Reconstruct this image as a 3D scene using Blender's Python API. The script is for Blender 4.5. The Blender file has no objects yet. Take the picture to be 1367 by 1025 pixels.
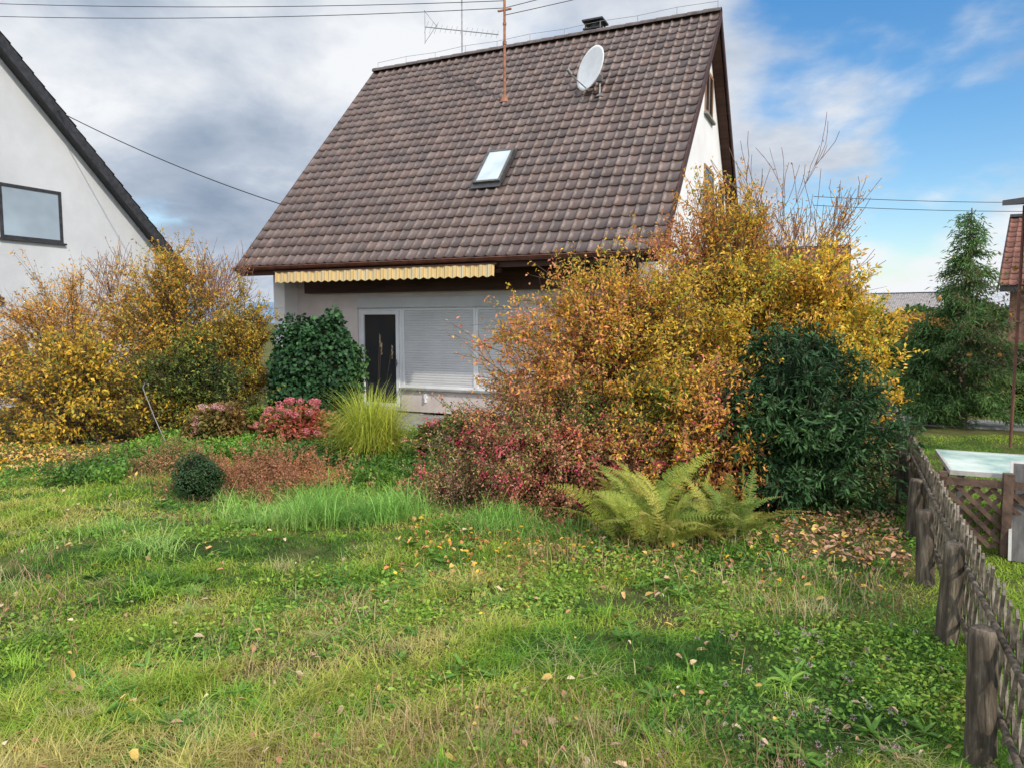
import bpy, math
import numpy as np
from mathutils import Vector, Matrix

rng = np.random.default_rng(11)
scene = bpy.context.scene
COL = scene.collection
PI = math.pi
TH = math.radians(24.8)
E1 = np.array([math.cos(TH), -math.sin(TH)])
E2 = np.array([math.sin(TH), math.cos(TH)])
B = np.array([2.32, 11.3])
EYE = 1.9

# ------------------------------------------------------------------ helpers
def finish(ob, name, parent, label, category, kind, group):
    ob.name = name
    COL.objects.link(ob)
    if parent is not None: ob.parent = parent
    if label: ob["label"] = label
    if category: ob["category"] = category
    if kind: ob["kind"] = kind
    if group: ob["group"] = group
    return ob

def root(name, loc, rotz=0.0, label=None, category=None, group=None):
    ob = bpy.data.objects.new(name, None)
    ob.empty_display_size = 0.3
    ob.location = loc; ob.rotation_euler = (0, 0, rotz)
    return finish(ob, name, None, label, category, None, group)

def mesh_np(name, V, F, mat, C=None, smooth=False):
    V = np.ascontiguousarray(V, dtype=np.float32); F = np.ascontiguousarray(F, dtype=np.int32)
    k = F.shape[1]
    me = bpy.data.meshes.new(name)
    me.vertices.add(len(V)); me.vertices.foreach_set('co', V.ravel())
    me.loops.add(F.size); me.loops.foreach_set('vertex_index', F.ravel())
    me.polygons.add(len(F)); me.polygons.foreach_set('loop_start', np.arange(0, F.size, k, dtype=np.int32))
    if smooth: me.polygons.foreach_set('use_smooth', np.ones(len(F), dtype=bool))
    me.update(calc_edges=True)
    if C is not None:
        a = me.color_attributes.new('Col', 'FLOAT_COLOR', 'POINT')
        c4 = np.ones((len(V), 4), dtype=np.float32); c4[:, :3] = C
        a.data.foreach_set('color', c4.ravel())
    me.materials.append(mat)
    return me

def obj_np(name, V, F, mat, C=None, parent=None, smooth=False, origin=None, label=None, category=None, kind=None, group=None):
    if origin is not None: V = np.asarray(V) - np.asarray(origin)
    me = mesh_np(name, V, F, mat, C, smooth)
    ob = bpy.data.objects.new(name, me)
    if origin is not None and parent is None: ob.location = origin
    return finish(ob, name, parent, label, category, kind, group)

class MB:
    def __init__(s): s.v=[]; s.f=[]; s.m=[]; s.sm=[]
    def add(s, vs, fs, m=0, sm=False):
        o=len(s.v); s.v+= [tuple(v) for v in vs]; s.f+=[tuple(i+o for i in f) for f in fs]
        s.m+=[m]*len(fs); s.sm+=[sm]*len(fs)
    def box(s, a, b, m=0, xf=None):
        x0,y0,z0=a; x1,y1,z1=b
        vs=[(x0,y0,z0),(x1,y0,z0),(x1,y1,z0),(x0,y1,z0),(x0,y0,z1),(x1,y0,z1),(x1,y1,z1),(x0,y1,z1)]
        if xf: vs=[xf(*v) for v in vs]
        s.add(vs,[(0,3,2,1),(4,5,6,7),(0,1,5,4),(1,2,6,5),(2,3,7,6),(3,0,4,7)],m)
    def tube(s, pts, r, k=8, m=0, caps=True):
        pts=[Vector(p) for p in pts]; n=len(pts)
        rr = r if isinstance(r,(list,tuple)) else [r]*n
        vs=[]
        ref=None
        for i,p in enumerate(pts):
            d=(pts[min(i+1,n-1)]-pts[max(i-1,0)]).normalized()
            if ref is None: ref = Vector((0,0,1)) if abs(d.z)<.9 else Vector((1,0,0))
            a=d.cross(ref).normalized(); b=d.cross(a)
            for j in range(k):
                t=2*PI*j/k; vs.append(p+(a*math.cos(t)+b*math.sin(t))*rr[i])
        fs=[]
        for i in range(n-1):
            for j in range(k):
                fs.append((i*k+j,i*k+(j+1)%k,(i+1)*k+(j+1)%k,(i+1)*k+j))
        s.add(vs,fs,m,True)
        if caps:
            s.add([vs[j] for j in range(k)],[tuple(range(k))],m)
            s.add([vs[(n-1)*k+j] for j in range(k)],[tuple(range(k-1,-1,-1))],m)
    def prism(s, poly, axis_a, axis_b, m=0):
        n=len(poly)
        vs=[(axis_a,w,z) for w,z in poly]+[(axis_b,w,z) for w,z in poly]
        fs=[tuple(range(n)),tuple(range(2*n-1,n-1,-1))]
        for i in range(n): fs.append((i,(i+1)%n,n+(i+1)%n,n+i))
        s.add(vs,fs,m)
    def obj(s, name, mats, parent=None, bevel=0, **kw):
        me=bpy.data.meshes.new(name); me.from_pydata(s.v,[],s.f)
        for mt in (mats if isinstance(mats,(list,tuple)) else [mats]): me.materials.append(mt)
        me.polygons.foreach_set('material_index',s.m)
        me.polygons.foreach_set('use_smooth',s.sm)
        me.update()
        import bmesh
        bm=bmesh.new(); bm.from_mesh(me); bmesh.ops.recalc_face_normals(bm,faces=bm.faces); bm.to_mesh(me); bm.free()
        ob=bpy.data.objects.new(name,me)
        if bevel:
            md=ob.modifiers.new('bevel','BEVEL'); md.width=bevel; md.segments=2; md.limit_method='ANGLE'
        loc=kw.pop('loc',None); rotz=kw.pop('rotz',None)
        if loc is not None: ob.location=loc
        if rotz is not None: ob.rotation_euler=(0,0,rotz)
        return finish(ob,name,parent,kw.get('label'),kw.get('category'),kw.get('kind'),kw.get('group'))

def fn(P, f, seed, oct=2):
    r=np.random.default_rng(seed); out=np.zeros(len(P)); amp=1; tot=0
    for o in range(oct):
        for i in range(5):
            d=r.normal(size=P.shape[1]); d/=np.linalg.norm(d)
            out+=amp*np.sin(P@d*f*(2**o)*r.uniform(.7,1.4)+r.uniform(0,6.28)); tot+=amp*amp*.5
        amp*=.6
    return out/np.sqrt(tot)

def unit(a): return a/np.maximum(np.linalg.norm(a,axis=1,keepdims=True),1e-9)

# ------------------------------------------------------------------ materials
def newmat(name):
    m=bpy.data.materials.new(name); m.use_nodes=True
    nt=m.node_tree; return m,nt,nt.nodes['Principled BSDF'],nt.nodes['Material Output']

def mat_leaf(name, rough=.5, trans=.35, spec=.3):
    m,nt,p,o=newmat(name)
    a=nt.nodes.new('ShaderNodeAttribute'); a.attribute_name='Col'
    nt.links.new(a.outputs['Color'],p.inputs['Base Color'])
    p.inputs['Roughness'].default_value=rough; p.inputs['Specular IOR Level'].default_value=spec
    t=nt.nodes.new('ShaderNodeBsdfTranslucent'); nt.links.new(a.outputs['Color'],t.inputs['Color'])
    mx=nt.nodes.new('ShaderNodeMixShader'); mx.inputs[0].default_value=trans
    nt.links.new(p.outputs[0],mx.inputs[1]); nt.links.new(t.outputs[0],mx.inputs[2])
    nt.links.new(mx.outputs[0],o.inputs['Surface'])
    return m

def mat_noise(name, c1, c2, scale=5, rough=.8, bump=0., bscale=None, c3=None, stretch=(1,1,1), spec=.3, metal=0, attr=False, detail=8):
    m,nt,p,o=newmat(name)
    tc=nt.nodes.new('ShaderNodeTexCoord'); mp=nt.nodes.new('ShaderNodeMapping'); mp.inputs['Scale'].default_value=stretch
    nt.links.new(tc.outputs['Object'],mp.inputs['Vector'])
    n=nt.nodes.new('ShaderNodeTexNoise'); n.inputs['Scale'].default_value=scale; n.inputs['Detail'].default_value=detail; n.inputs['Roughness'].default_value=.62
    nt.links.new(mp.outputs[0],n.inputs['Vector'])
    r=nt.nodes.new('ShaderNodeValToRGB'); r.color_ramp.elements[0].position=.33; r.color_ramp.elements[1].position=.68
    r.color_ramp.elements[0].color=(*c1,1); r.color_ramp.elements[1].color=(*c2,1)
    if c3: 
        e=r.color_ramp.elements.new(.5); e.color=(*c3,1)
    nt.links.new(n.outputs['Fac'],r.inputs['Fac'])
    out=r.outputs['Color']
    if attr:
        a=nt.nodes.new('ShaderNodeAttribute'); a.attribute_name='Col'
        mx=nt.nodes.new('ShaderNodeMix'); mx.data_type='RGBA'; mx.blend_type='MULTIPLY'; mx.inputs[0].default_value=1
        nt.links.new(out,mx.inputs[6]); nt.links.new(a.outputs['Color'],mx.inputs[7]); out=mx.outputs[2]
    nt.links.new(out,p.inputs['Base Color'])
    p.inputs['Roughness'].default_value=rough; p.inputs['Specular IOR Level'].default_value=spec; p.inputs['Metallic'].default_value=metal
    if bump:
        n2=nt.nodes.new('ShaderNodeTexNoise'); n2.inputs['Scale'].default_value=bscale or scale*6; n2.inputs['Detail'].default_value=6
        nt.links.new(mp.outputs[0],n2.inputs['Vector'])
        b=nt.nodes.new('ShaderNodeBump'); b.inputs['Strength'].default_value=bump; b.inputs['Distance'].default_value=.02
        nt.links.new(n2.outputs['Fac'],b.inputs['Height']); nt.links.new(b.outputs[0],p.inputs['Normal'])
    return m

M_leaf=mat_leaf('leaf',.5,.4)
M_gloss=mat_leaf('evergreen_leaf',.5,.2,.2)
M_grass=mat_leaf('grass',.6,.4,.2)
M_dead=mat_leaf('dry_leaf',.6,.15,.2)
M_bark=mat_noise('bark',(.05,.035,.025),(.16,.12,.09),8,.9,.5,40)
M_twig=mat_noise('twig',(.06,.042,.028),(.15,.105,.07),6,.85)
M_tile=mat_noise('roof_tile',(.72,.68,.66),(1.22,1.14,1.08),3.2,.32,.4,60,c3=(.95,.9,.87),spec=.55,attr=True)
M_tile_red=mat_noise('red_roof_tile',(.6,.6,.6),(1.1,1.1,1.1),5,.6,.3,60,attr=True)
M_plaster=mat_noise('plaster',(.68,.67,.66),(.78,.775,.76),1.3,.9,.35,90,spec=.15)
M_plaster_warm=mat_noise('warm_plaster',(.6,.52,.48),(.72,.65,.61),1.1,.9,.35,90,spec=.15)
M_plaster_grey=mat_noise('grey_white_plaster',(.46,.475,.49),(.56,.575,.59),.8,.9,.5,70,c3=(.51,.525,.54),spec=.15)
M_plaster_pink=mat_noise('base_plaster',(.5,.43,.40),(.64,.57,.53),2,.9,.3,90,spec=.15)
M_white=mat_noise('white_frame',(.68,.69,.7),(.78,.79,.8),3,.45,0)
M_shutter=mat_noise('shutter_slats',(.54,.54,.54),(.62,.62,.62),2,.6,0,spec=.2)
M_brown=mat_noise('brown_wood',(.035,.016,.011),(.085,.038,.026),4,.65,.3,30,stretch=(.3,4,4))
M_copper=mat_noise('copper_gutter',(.10,.04,.03),(.22,.09,.06),6,.45,0,metal=.4)
M_rust=mat_noise('rusty_steel',(.2,.08,.045),(.42,.19,.11),12,.7,.2)
M_metal=mat_noise('grey_metal',(.18,.18,.18),(.34,.34,.34),10,.45,0,metal=.6)
M_dark=mat_noise('dark_metal',(.02,.02,.022),(.05,.05,.055),10,.5,0)
M_dish=mat_noise('dish_white',(.66,.66,.64),(.78,.78,.76),4,.6,0,spec=.1)
M_brick=mat_noise('chimney_render',(.12,.07,.05),(.25,.14,.1),10,.9,.3)
M_stone=mat_noise('concrete',(.16,.155,.145),(.34,.33,.31),3,.9,.4,40,c3=(.24,.235,.22))
M_oldwood=mat_noise('weathered_wood',(.035,.027,.018),(.22,.18,.13),9,.9,1.0,24,c3=(.09,.07,.05),stretch=(2.5,2.5,.35))
M_lath=mat_noise('weathered_lath',(.08,.065,.05),(.34,.295,.23),7,.9,.6,30,c3=(.19,.155,.115))
M_terra=mat_noise('terracotta',(.3,.1,.05),(.42,.17,.09),7,.8,.2)
M_hill=mat_noise('hills',(.13,.21,.30),(.2,.29,.38),.01,1,0,spec=0)  # distance haze is put into the blue-grey base colour
M_cable=mat_noise('cable',(.02,.02,.02),(.035,.035,.04),5,.7)

def mat_glass(name, c, rough=.06):
    m,nt,p,o=newmat(name)
    n=nt.nodes.new('ShaderNodeTexNoise'); n.inputs['Scale'].default_value=1.5
    r=nt.nodes.new('ShaderNodeValToRGB'); r.color_ramp.elements[0].color=(*[x*.6 for x in c],1); r.color_ramp.elements[1].color=(*[min(1,x*1.4) for x in c],1)
    nt.links.new(n.outputs['Fac'],r.inputs['Fac']); nt.links.new(r.outputs['Color'],p.inputs['Base Color'])
    p.inputs['Roughness'].default_value=rough; p.inputs['Specular IOR Level'].default_value=.8
    return m
M_glass=mat_glass('dark_glass',(.03,.035,.04))
M_skyglass=mat_glass('blind_glass',(.36,.43,.46),.15)

def mat_awning():
    m,nt,p,o=newmat('awning_stripes')
    tc=nt.nodes.new('ShaderNodeTexCoord'); sx=nt.nodes.new('ShaderNodeSeparateXYZ'); nt.links.new(tc.outputs['Object'],sx.inputs[0])
    d=nt.nodes.new('ShaderNodeMath'); d.operation='DIVIDE'; d.inputs[1].default_value=.17; nt.links.new(sx.outputs['X'],d.inputs[0])
    fr=nt.nodes.new('ShaderNodeMath'); fr.operation='FRACT'; nt.links.new(d.outputs[0],fr.inputs[0])
    r=nt.nodes.new('ShaderNodeValToRGB'); r.color_ramp.interpolation='CONSTANT'
    e=r.color_ramp.elements; e[0].position=0; e[0].color=(.64,.44,.17,1); e[1].position=.3; e[1].color=(.64,.58,.42,1)
    for ps,c in ((.42,(.58,.36,.12,1)),(.58,(.66,.59,.42,1)),(.72,(.6,.42,.16,1)),(.9,(.42,.28,.14,1))):
        x=e.new(ps); x.color=c
    nt.links.new(fr.outputs[0],r.inputs['Fac']); nt.links.new(r.outputs['Color'],p.inputs['Base Color']); p.inputs['Roughness'].default_value=.85
    return m
M_awn=mat_awning()

# ------------------------------------------------------------------ vegetation geometry
def leaves_geo(P,D,N,L,W,fold=.3,hexa=False,curl=.1):
    n=len(P); D=unit(D); S=unit(np.cross(D,N)); U=np.cross(S,D)
    L=np.broadcast_to(L,(n,))[:,None]; W=np.broadcast_to(W,(n,))[:,None]
    if not hexa:
        V=np.stack([P, P+D*L*.45+S*W*.5+U*W*fold, P+D*L-U*L*curl, P+D*L*.45-S*W*.5+U*W*fold],1)
        F=np.array([[0,1,2],[0,2,3]]); k=4
    else:
        V=np.stack([P, P+D*L*.28+S*W*.46+U*W*fold, P+D*L*.68+S*W*.4+U*W*fold-U*L*curl*.5, P+D*L-U*L*curl,
                    P+D*L*.68-S*W*.4+U*W*fold-U*L*curl*.5, P+D*L*.28-S*W*.46+U*W*fold],1)
        F=np.array([[0,1,2,3],[0,3,4,5]]); k=6
    Fa=(np.arange(n)*k)[:,None,None]+F[None]
    return V.reshape(-1,3),Fa.reshape(-1,F.shape[1]),k

def ribbons(P,az,out,hz,droop,w,K=3,tipw=.1):
    n=len(P); s=np.linspace(0,1,K+1)[None,:,None]
    d=np.stack([np.cos(az),np.sin(az),0*az],1)[:,None,:]
    sd=np.stack([-np.sin(az),np.cos(az),0*az],1)[:,None,:]
    out=np.broadcast_to(out,(n,))[:,None,None]; hz=np.broadcast_to(hz,(n,))[:,None,None]
    droop=np.broadcast_to(droop,(n,))[:,None,None]; w=np.broadcast_to(w,(n,))[:,None,None]
    c=P[:,None,:]+d*out*s**1.7
    c=c+np.array([0,0,1.])*(hz*(s-droop*s**3))
    ww=w*.5*(1-(1-tipw)*s**1.5)
    V=np.stack([c-sd*ww,c+sd*ww],2).reshape(n,-1,3)
    F=np.array([[2*i,2*i+1,2*i+3,2*i+2] for i in range(K)])
    k=2*(K+1)
    Fa=(np.arange(n)*k)[:,None,None]+F[None]
    return V.reshape(-1,3),Fa.reshape(-1,4),k

def segs_geo(P0,P1,R0,R1,k=4):
    P0=np.asarray(P0);P1=np.asarray(P1);n=len(P0); D=unit(P1-P0)
    ref=np.where(np.abs(D[:,2:3])<.9,np.array([[0,0,1.]]),np.array([[1.,0,0]]))
    A=unit(np.cross(D,ref)); Bv=np.cross(D,A)
    t=2*PI*np.arange(k)/k
    ring=A[:,None,:]*np.cos(t)[None,:,None]+Bv[:,None,:]*np.sin(t)[None,:,None]
    V=np.concatenate([P0[:,None,:]+ring*np.reshape(np.broadcast_to(R0,(n,)),(n,1,1)),P1[:,None,:]+ring*np.reshape(np.broadcast_to(R1,(n,)),(n,1,1))],1)
    F=np.array([[j,(j+1)%k,k+(j+1)%k,k+j] for j in range(k)])
    Fa=(np.arange(n)*2*k)[:,None,None]+F[None]
    return V.reshape(-1,3),Fa.reshape(-1,4)

def pal(P,colors,freq=1.6,jit=.45,seed=1,bright=(.65,1.25),extra=0.):
    colors=np.array(colors); n=len(P); m=len(colors)
    t=fn(P,freq,seed)*.55+rng.normal(size=n)*jit+extra
    q=(t+1.6)/3.2*(m-1); q=np.clip(q,0,m-1-1e-6); i=q.astype(int)
    fr=(q-i)[:,None]; c=colors[i]*(1-fr)+colors[np.minimum(i+1,m-1)]*fr
    return c*rng.uniform(bright[0],bright[1],size=(n,1))

def rnd3(n): return unit(rng.normal(size=(n,3)))

FOOT=[]
def cane_shrub(name,label,cat,cx,cy,rx,ry,h,nc,ntw,nl,L,W,colors,freq=1.6,seed=1,jit=.45,hexa=False,group=None,sidelow=.3,zmin=.03,twl=(.15,.5),mat=None,bright=(.65,1.25),berries=0,top=0.,upr=0.,grad=(0,0)):
    FOOT.append((cx,cy,rx*.75,ry*.75))
    base=np.stack([cx+rng.normal(size=nc)*.14*rx,cy+rng.normal(size=nc)*.14*ry,np.zeros(nc)],1)
    ph=rng.uniform(0,2*PI,nc); rho=np.sqrt(rng.uniform(0,1,nc))
    lump=1+.16*np.sin(ph*3+seed)+.1*np.sin(ph*5+seed*2)
    hz=h*(1-.42*rho**2.4)*rng.uniform(.72,1.06,nc)
    side=(rho>.5)&(rng.uniform(size=nc)<.65)
    hz=np.where(side,hz*rng.uniform(sidelow,1,nc),hz)
    hz=np.where(rng.uniform(size=nc)<.12,hz*(1+top),hz)
    end=np.stack([cx+rx*lump*rho*np.cos(ph),cy+ry*lump*rho*np.sin(ph),hz],1)
    ctrl=base+(end-base)*.35; ctrl[:,2]=hz*rng.uniform(.75,1.15,nc)
    T=8; s=np.linspace(0,1,T)[None,:,None]
    pts=(1-s)**2*base[:,None]+2*s*(1-s)*ctrl[:,None]+s**2*end[:,None]
    pts=pts+rng.normal(size=pts.shape)*.015
    a=pts[:,:-1].reshape(-1,3); b=pts[:,1:].reshape(-1,3)
    rr=np.linspace(.012,.0035,T); r0=np.tile(rr[:-1],nc); r1=np.tile(rr[1:],nc)
    ci=np.repeat(np.arange(nc),ntw); sv=rng.uniform(.12,1,len(ci))**.8
    f=sv*(T-1); i0=np.minimum(f.astype(int),T-2); fr=(f-i0)[:,None]
    tp=pts[ci,i0]*(1-fr)+pts[ci,i0+1]*fr
    tan=unit(pts[ci,i0+1]-pts[ci,i0])
    outw=unit(tp-np.array([cx,cy,h*.3]))
    td=unit(tan*.5+outw*.55+rnd3(len(ci))*.75+np.array([0,0,upr]))
    tl=rng.uniform(twl[0],twl[1],len(ci))
    te=tp+td*tl[:,None]; te[:,2]=np.maximum(te[:,2],zmin+.02)
    WV,WF=segs_geo(np.concatenate([a,tp]),np.concatenate([b,te]),np.concatenate([r0,np.full(len(ci),.0032)]),np.concatenate([r1,np.full(len(ci),.0015)]),3)
    wt=rng.uniform(0,1,len(ci))**1.2+.03; wt/=wt.sum()
    ti=rng.choice(len(ci),nl,p=wt); fl=rng.uniform(0,1.05,nl)[:,None]
    P=tp[ti]+(te[ti]-tp[ti])*fl+rng.normal(size=(nl,3))*.02
    keep=(P[:,2]>zmin)
    P=P[keep]; ti=ti[keep]; n=len(P)
    D=td[ti]*.5+rnd3(n)*.8; D[:,2]-=.25
    N=rnd3(n)*.8+np.array([0,0,.8])
    LV,LF,k=leaves_geo(P,D,N,L*rng.uniform(.55,1.3,n),W*rng.uniform(.7,1.2,n),hexa=hexa)
    ex=grad[0]*(P[:,0]-cx)/rx+grad[1]*(P[:,2]/h-.5)
    C=np.repeat(pal(P,colors,freq,jit,seed,bright,ex),k,0)
    org=(cx,cy,0)
    r=root(name,org,0,label,cat,group)
    obj_np('stems',WV,WF,M_twig,parent=r,origin=org)
    obj_np('foliage',LV,LF,mat or M_leaf,C,parent=r,origin=org)
    if berries:
        bi=rng.integers(0,len(ci),berries); c=te[bi]; c=c[(c[:,2]<h*.8)]; m=26
        Pb=np.repeat(c,m,0)+rng.normal(size=(len(c)*m,3))*np.array([.03,.03,.04]); o=rnd3(len(Pb))
        V,F,k=leaves_geo(Pb,o,rnd3(len(Pb)),.024,.017)
        obj_np('berries',V,F,M_leaf,np.repeat(pal(Pb,[(.75,.06,.12),(.85,.12,.2),(.8,.25,.3)],3,.5,3),k,0),parent=r,origin=org)
    return r

def shell_pts(cx,cy,cz,rx,ry,rz,n,seed,lump=.12,depth=.22,zmin=.02):
    d=rnd3(n); 
    r=1+lump*fn(d,3.2,seed,3)-rng.uniform(0,1,n)**1.5*depth
    P=np.stack([cx+d[:,0]*rx*r,cy+d[:,1]*ry*r,cz+d[:,2]*rz*r],1)
    k=P[:,2]>zmin
    return P[k],d[k]

def core(cx,cy,cz,rx,ry,rz,seed,lump=.12,scale=.78):
    nu,nv=24,14; u=np.linspace(0,2*PI,nu,endpoint=False); v=np.linspace(.02,PI-.02,nv)
    U,Vv=np.meshgrid(u,v); d=np.stack([np.cos(U)*np.sin(Vv),np.sin(U)*np.sin(Vv),np.cos(Vv)],-1).reshape(-1,3)
    r=(1+lump*fn(d,3.2,seed,3))*scale
    P=np.stack([cx+d[:,0]*rx*r,cy+d[:,1]*ry*r,np.maximum(cz+d[:,2]*rz*r,.0)],1)
    F=[]
    for j in range(nv-1):
        for i in range(nu): F.append((j*nu+i,j*nu+(i+1)%nu,(j+1)*nu+(i+1)%nu,(j+1)*nu+i))
    return P,np.array(F)
M_core=mat_noise('inner_shade_core',(.008,.012,.006),(.02,.026,.012),20,1,.5,spec=0)  # near-black filler colour, paints the shaded interior of dense bushes

def shell_shrub(name,label,cat,cx,cy,lobes,n,L,W,colors,seed,lump=.12,depth=.22,freq=2,mat=None,group=None,hexa=True,droop=.3,jit=.4,cs=.8):
    Ps=[];ds=[];cvs=[];cfs=[];o=0
    for i,(dx,dy,cz,rx,ry,rz) in enumerate(lobes):
        P,d=shell_pts(cx+dx,cy+dy,cz,rx,ry,rz,int(n/len(lobes)),seed+i,lump,depth); Ps.append(P);ds.append(d)
        cv,cf=core(cx+dx,cy+dy,cz,rx,ry,rz,seed+i,lump,cs); cvs.append(cv);cfs.append(cf+o);o+=len(cv)
        FOOT.append((cx+dx,cy+dy,rx*.85,ry*.85))
    P=np.concatenate(Ps);d=np.concatenate(ds); m=len(P)
    D=d*.45+rnd3(m)*.7; D[:,2]-=droop; N=d+rnd3(m)*.6+np.array([0,0,.3])
    V,F,k=leaves_geo(P,D,N,L*rng.uniform(.6,1.2,m),W*rng.uniform(.7,1.2,m),hexa=hexa,fold=.2)
    C=np.repeat(pal(P,colors,freq,jit,seed,(.6,1.35)),k,0)
    org=(cx,cy,0); r=root(name,org,0,label,cat,group)
    obj_np('stems',np.concatenate(cvs),np.concatenate(cfs),M_core,parent=r,origin=org)  # solid dark core bodies, interior shade put into their colour
    obj_np('foliage',V,F,mat or M_gloss,C,parent=r,origin=org)
    return r

Y=(.82,.48,.045); Y2=(.88,.6,.07); OR=(.76,.32,.05); RO=(.65,.19,.06); YG=(.45,.46,.06); RB=(.34,.14,.06); PK=(.75,.1,.17); DG=(.04,.075,.022); GR=(.09,.17,.03); MG=(.2,.3,.05)
LO=(.84,.42,.13); SA=(.8,.34,.18); OC=(.64,.4,.09); OL=(.26,.26,.06)

cane_shrub('autumn_shrub','yellow and orange forsythia shrub in front of the terrace','shrub',1.2,8.2,1.65,1.35,2.4,240,26,76000,.053,.024,[(.7,.2,.14),SA,(.36,.34,.06),OR,SA,LO,Y,MG,Y,Y2,YG,Y2],2.6,3,sidelow=.12,jit=.65,top=.12,grad=(.7,.6))
cane_shrub('autumn_shrub','tall orange and yellow shrub beside the gable wall','shrub',2.65,9.0,1.35,1.15,3.15,210,26,64000,.053,.024,[SA,OR,SA,LO,OR,MG,Y,Y2,Y,YG],2.3,5,sidelow=.25,jit=.65,top=.12,upr=.15,grad=(.5,.2))
cane_shrub('autumn_shrub','bright yellow shrub hanging over the garden path','shrub',3.62,8.5,.84,.95,2.65,150,26,40000,.063,.027,[LO,Y,Y2,Y2,YG,MG],2.4,8,sidelow=.3,twl=(.12,.38),jit=.65)
cane_shrub('barberry_shrub','low red and pink berried shrub with small leaves','shrub',.4,7.5,1.2,.85,1.15,190,26,62000,.034,.021,[GR,MG,(.4,.4,.08),(.45,.28,.1),(.7,.28,.18),(.8,.4,.25),(.65,.16,.14),MG,(.5,.3,.14)],4.0,12,jit=.8,sidelow=.1,twl=(.1,.38),berries=380)
cane_shrub('cotoneaster_shrub','reddish shrub with yellow leaves between taller bushes','shrub',1.6,7.4,.9,.7,1.25,120,26,38000,.045,.023,[GR,MG,YG,Y,Y2,LO,(.6,.18,.12),MG,SA,PK],3.2,14,sidelow=.1,twl=(.1,.4),jit=.75,berries=150)
cane_shrub('laurel_shrub','dark green evergreen shrub beside the garden path','shrub',2.88,7.35,.84,.85,1.55,170,30,56000,.082,.025,[(.02,.05,.022),(.035,.085,.03),(.06,.135,.042),(.12,.21,.06)],2.8,21,sidelow=.1,twl=(.1,.36),mat=M_gloss,hexa=True,bright=(.55,1.45),top=.1)
cane_shrub('autumn_shrub','small orange leaved shrub growing into the evergreen','shrub',2.1,7.15,.5,.45,1.4,50,22,7000,.05,.024,[YG,OR,Y,LO,SA,PK],3.0,25,sidelow=.4,twl=(.12,.36),jit=.65)
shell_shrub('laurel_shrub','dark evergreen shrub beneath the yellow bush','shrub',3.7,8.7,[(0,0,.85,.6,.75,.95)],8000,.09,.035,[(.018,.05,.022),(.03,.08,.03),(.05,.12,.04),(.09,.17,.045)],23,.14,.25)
# left mass
cane_shrub('autumn_shrub','tall orange and yellow shrub at the house corner','shrub',-6.1,12.8,1.45,1.2,2.9,150,22,28000,.062,.028,[RB,OC,Y,MG,OR,Y,OL,LO,YG],2.4,31,jit=.7,top=.2,upr=.25,twl=(.15,.6))
cane_shrub('autumn_shrub','yellow and green shrub close to the house corner','shrub',-4.95,13.1,.62,.7,2.45,80,22,17000,.058,.026,[OC,OL,Y,MG,LO],2.4,32,jit=.65,sidelow=.4,upr=.3,twl=(.12,.4))
cane_shrub('autumn_shrub','orange brown shrub before the neighbouring white wall','shrub',-8.1,13.0,1.6,1.3,2.5,120,22,20000,.062,.028,[RB,(.6,.28,.1),OC,Y,LO,(.66,.4,.18),OL],2.4,33,jit=.65,top=.2,upr=.25,twl=(.15,.6))
cane_shrub('autumn_shrub','low yellow leaved shrub on the lawn edge','shrub',-7.1,11.4,1.5,.95,1.6,90,18,8800,.078,.042,[OL,OC,Y,Y2,GR,Y,YG,RB],2.6,35,sidelow=.15,jit=.65,twl=(.2,.6))
cane_shrub('autumn_shrub','orange shrub with sparse arching twigs','shrub',-9.3,11.8,1.4,1.1,1.9,80,20,9000,.068,.032,[RB,OC,Y,LO,(.66,.4,.18)],2.0,36,sidelow=.3,jit=.6,twl=(.2,.6))
cane_shrub('autumn_shrub','green and yellow undergrowth shrub below tall twigs','shrub',-5.4,12.0,1.2,.7,1.5,90,24,20000,.06,.028,[DG,GR,OL,MG,Y,DG,OC],2.6,38,sidelow=.2,jit=.6)
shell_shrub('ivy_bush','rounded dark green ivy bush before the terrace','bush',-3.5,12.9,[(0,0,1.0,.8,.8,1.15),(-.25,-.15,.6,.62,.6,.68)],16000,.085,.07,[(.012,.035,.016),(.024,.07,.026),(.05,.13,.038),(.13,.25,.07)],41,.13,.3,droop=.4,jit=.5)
shell_shrub('box_shrub','small clipped dark green box ball','shrub',-3.38,7.7,[(0,0,.23,.27,.27,.23)],5200,.026,.015,[(.02,.045,.02),(.035,.08,.028),(.07,.12,.04)],43,.16,.35,hexa=False)

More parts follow.
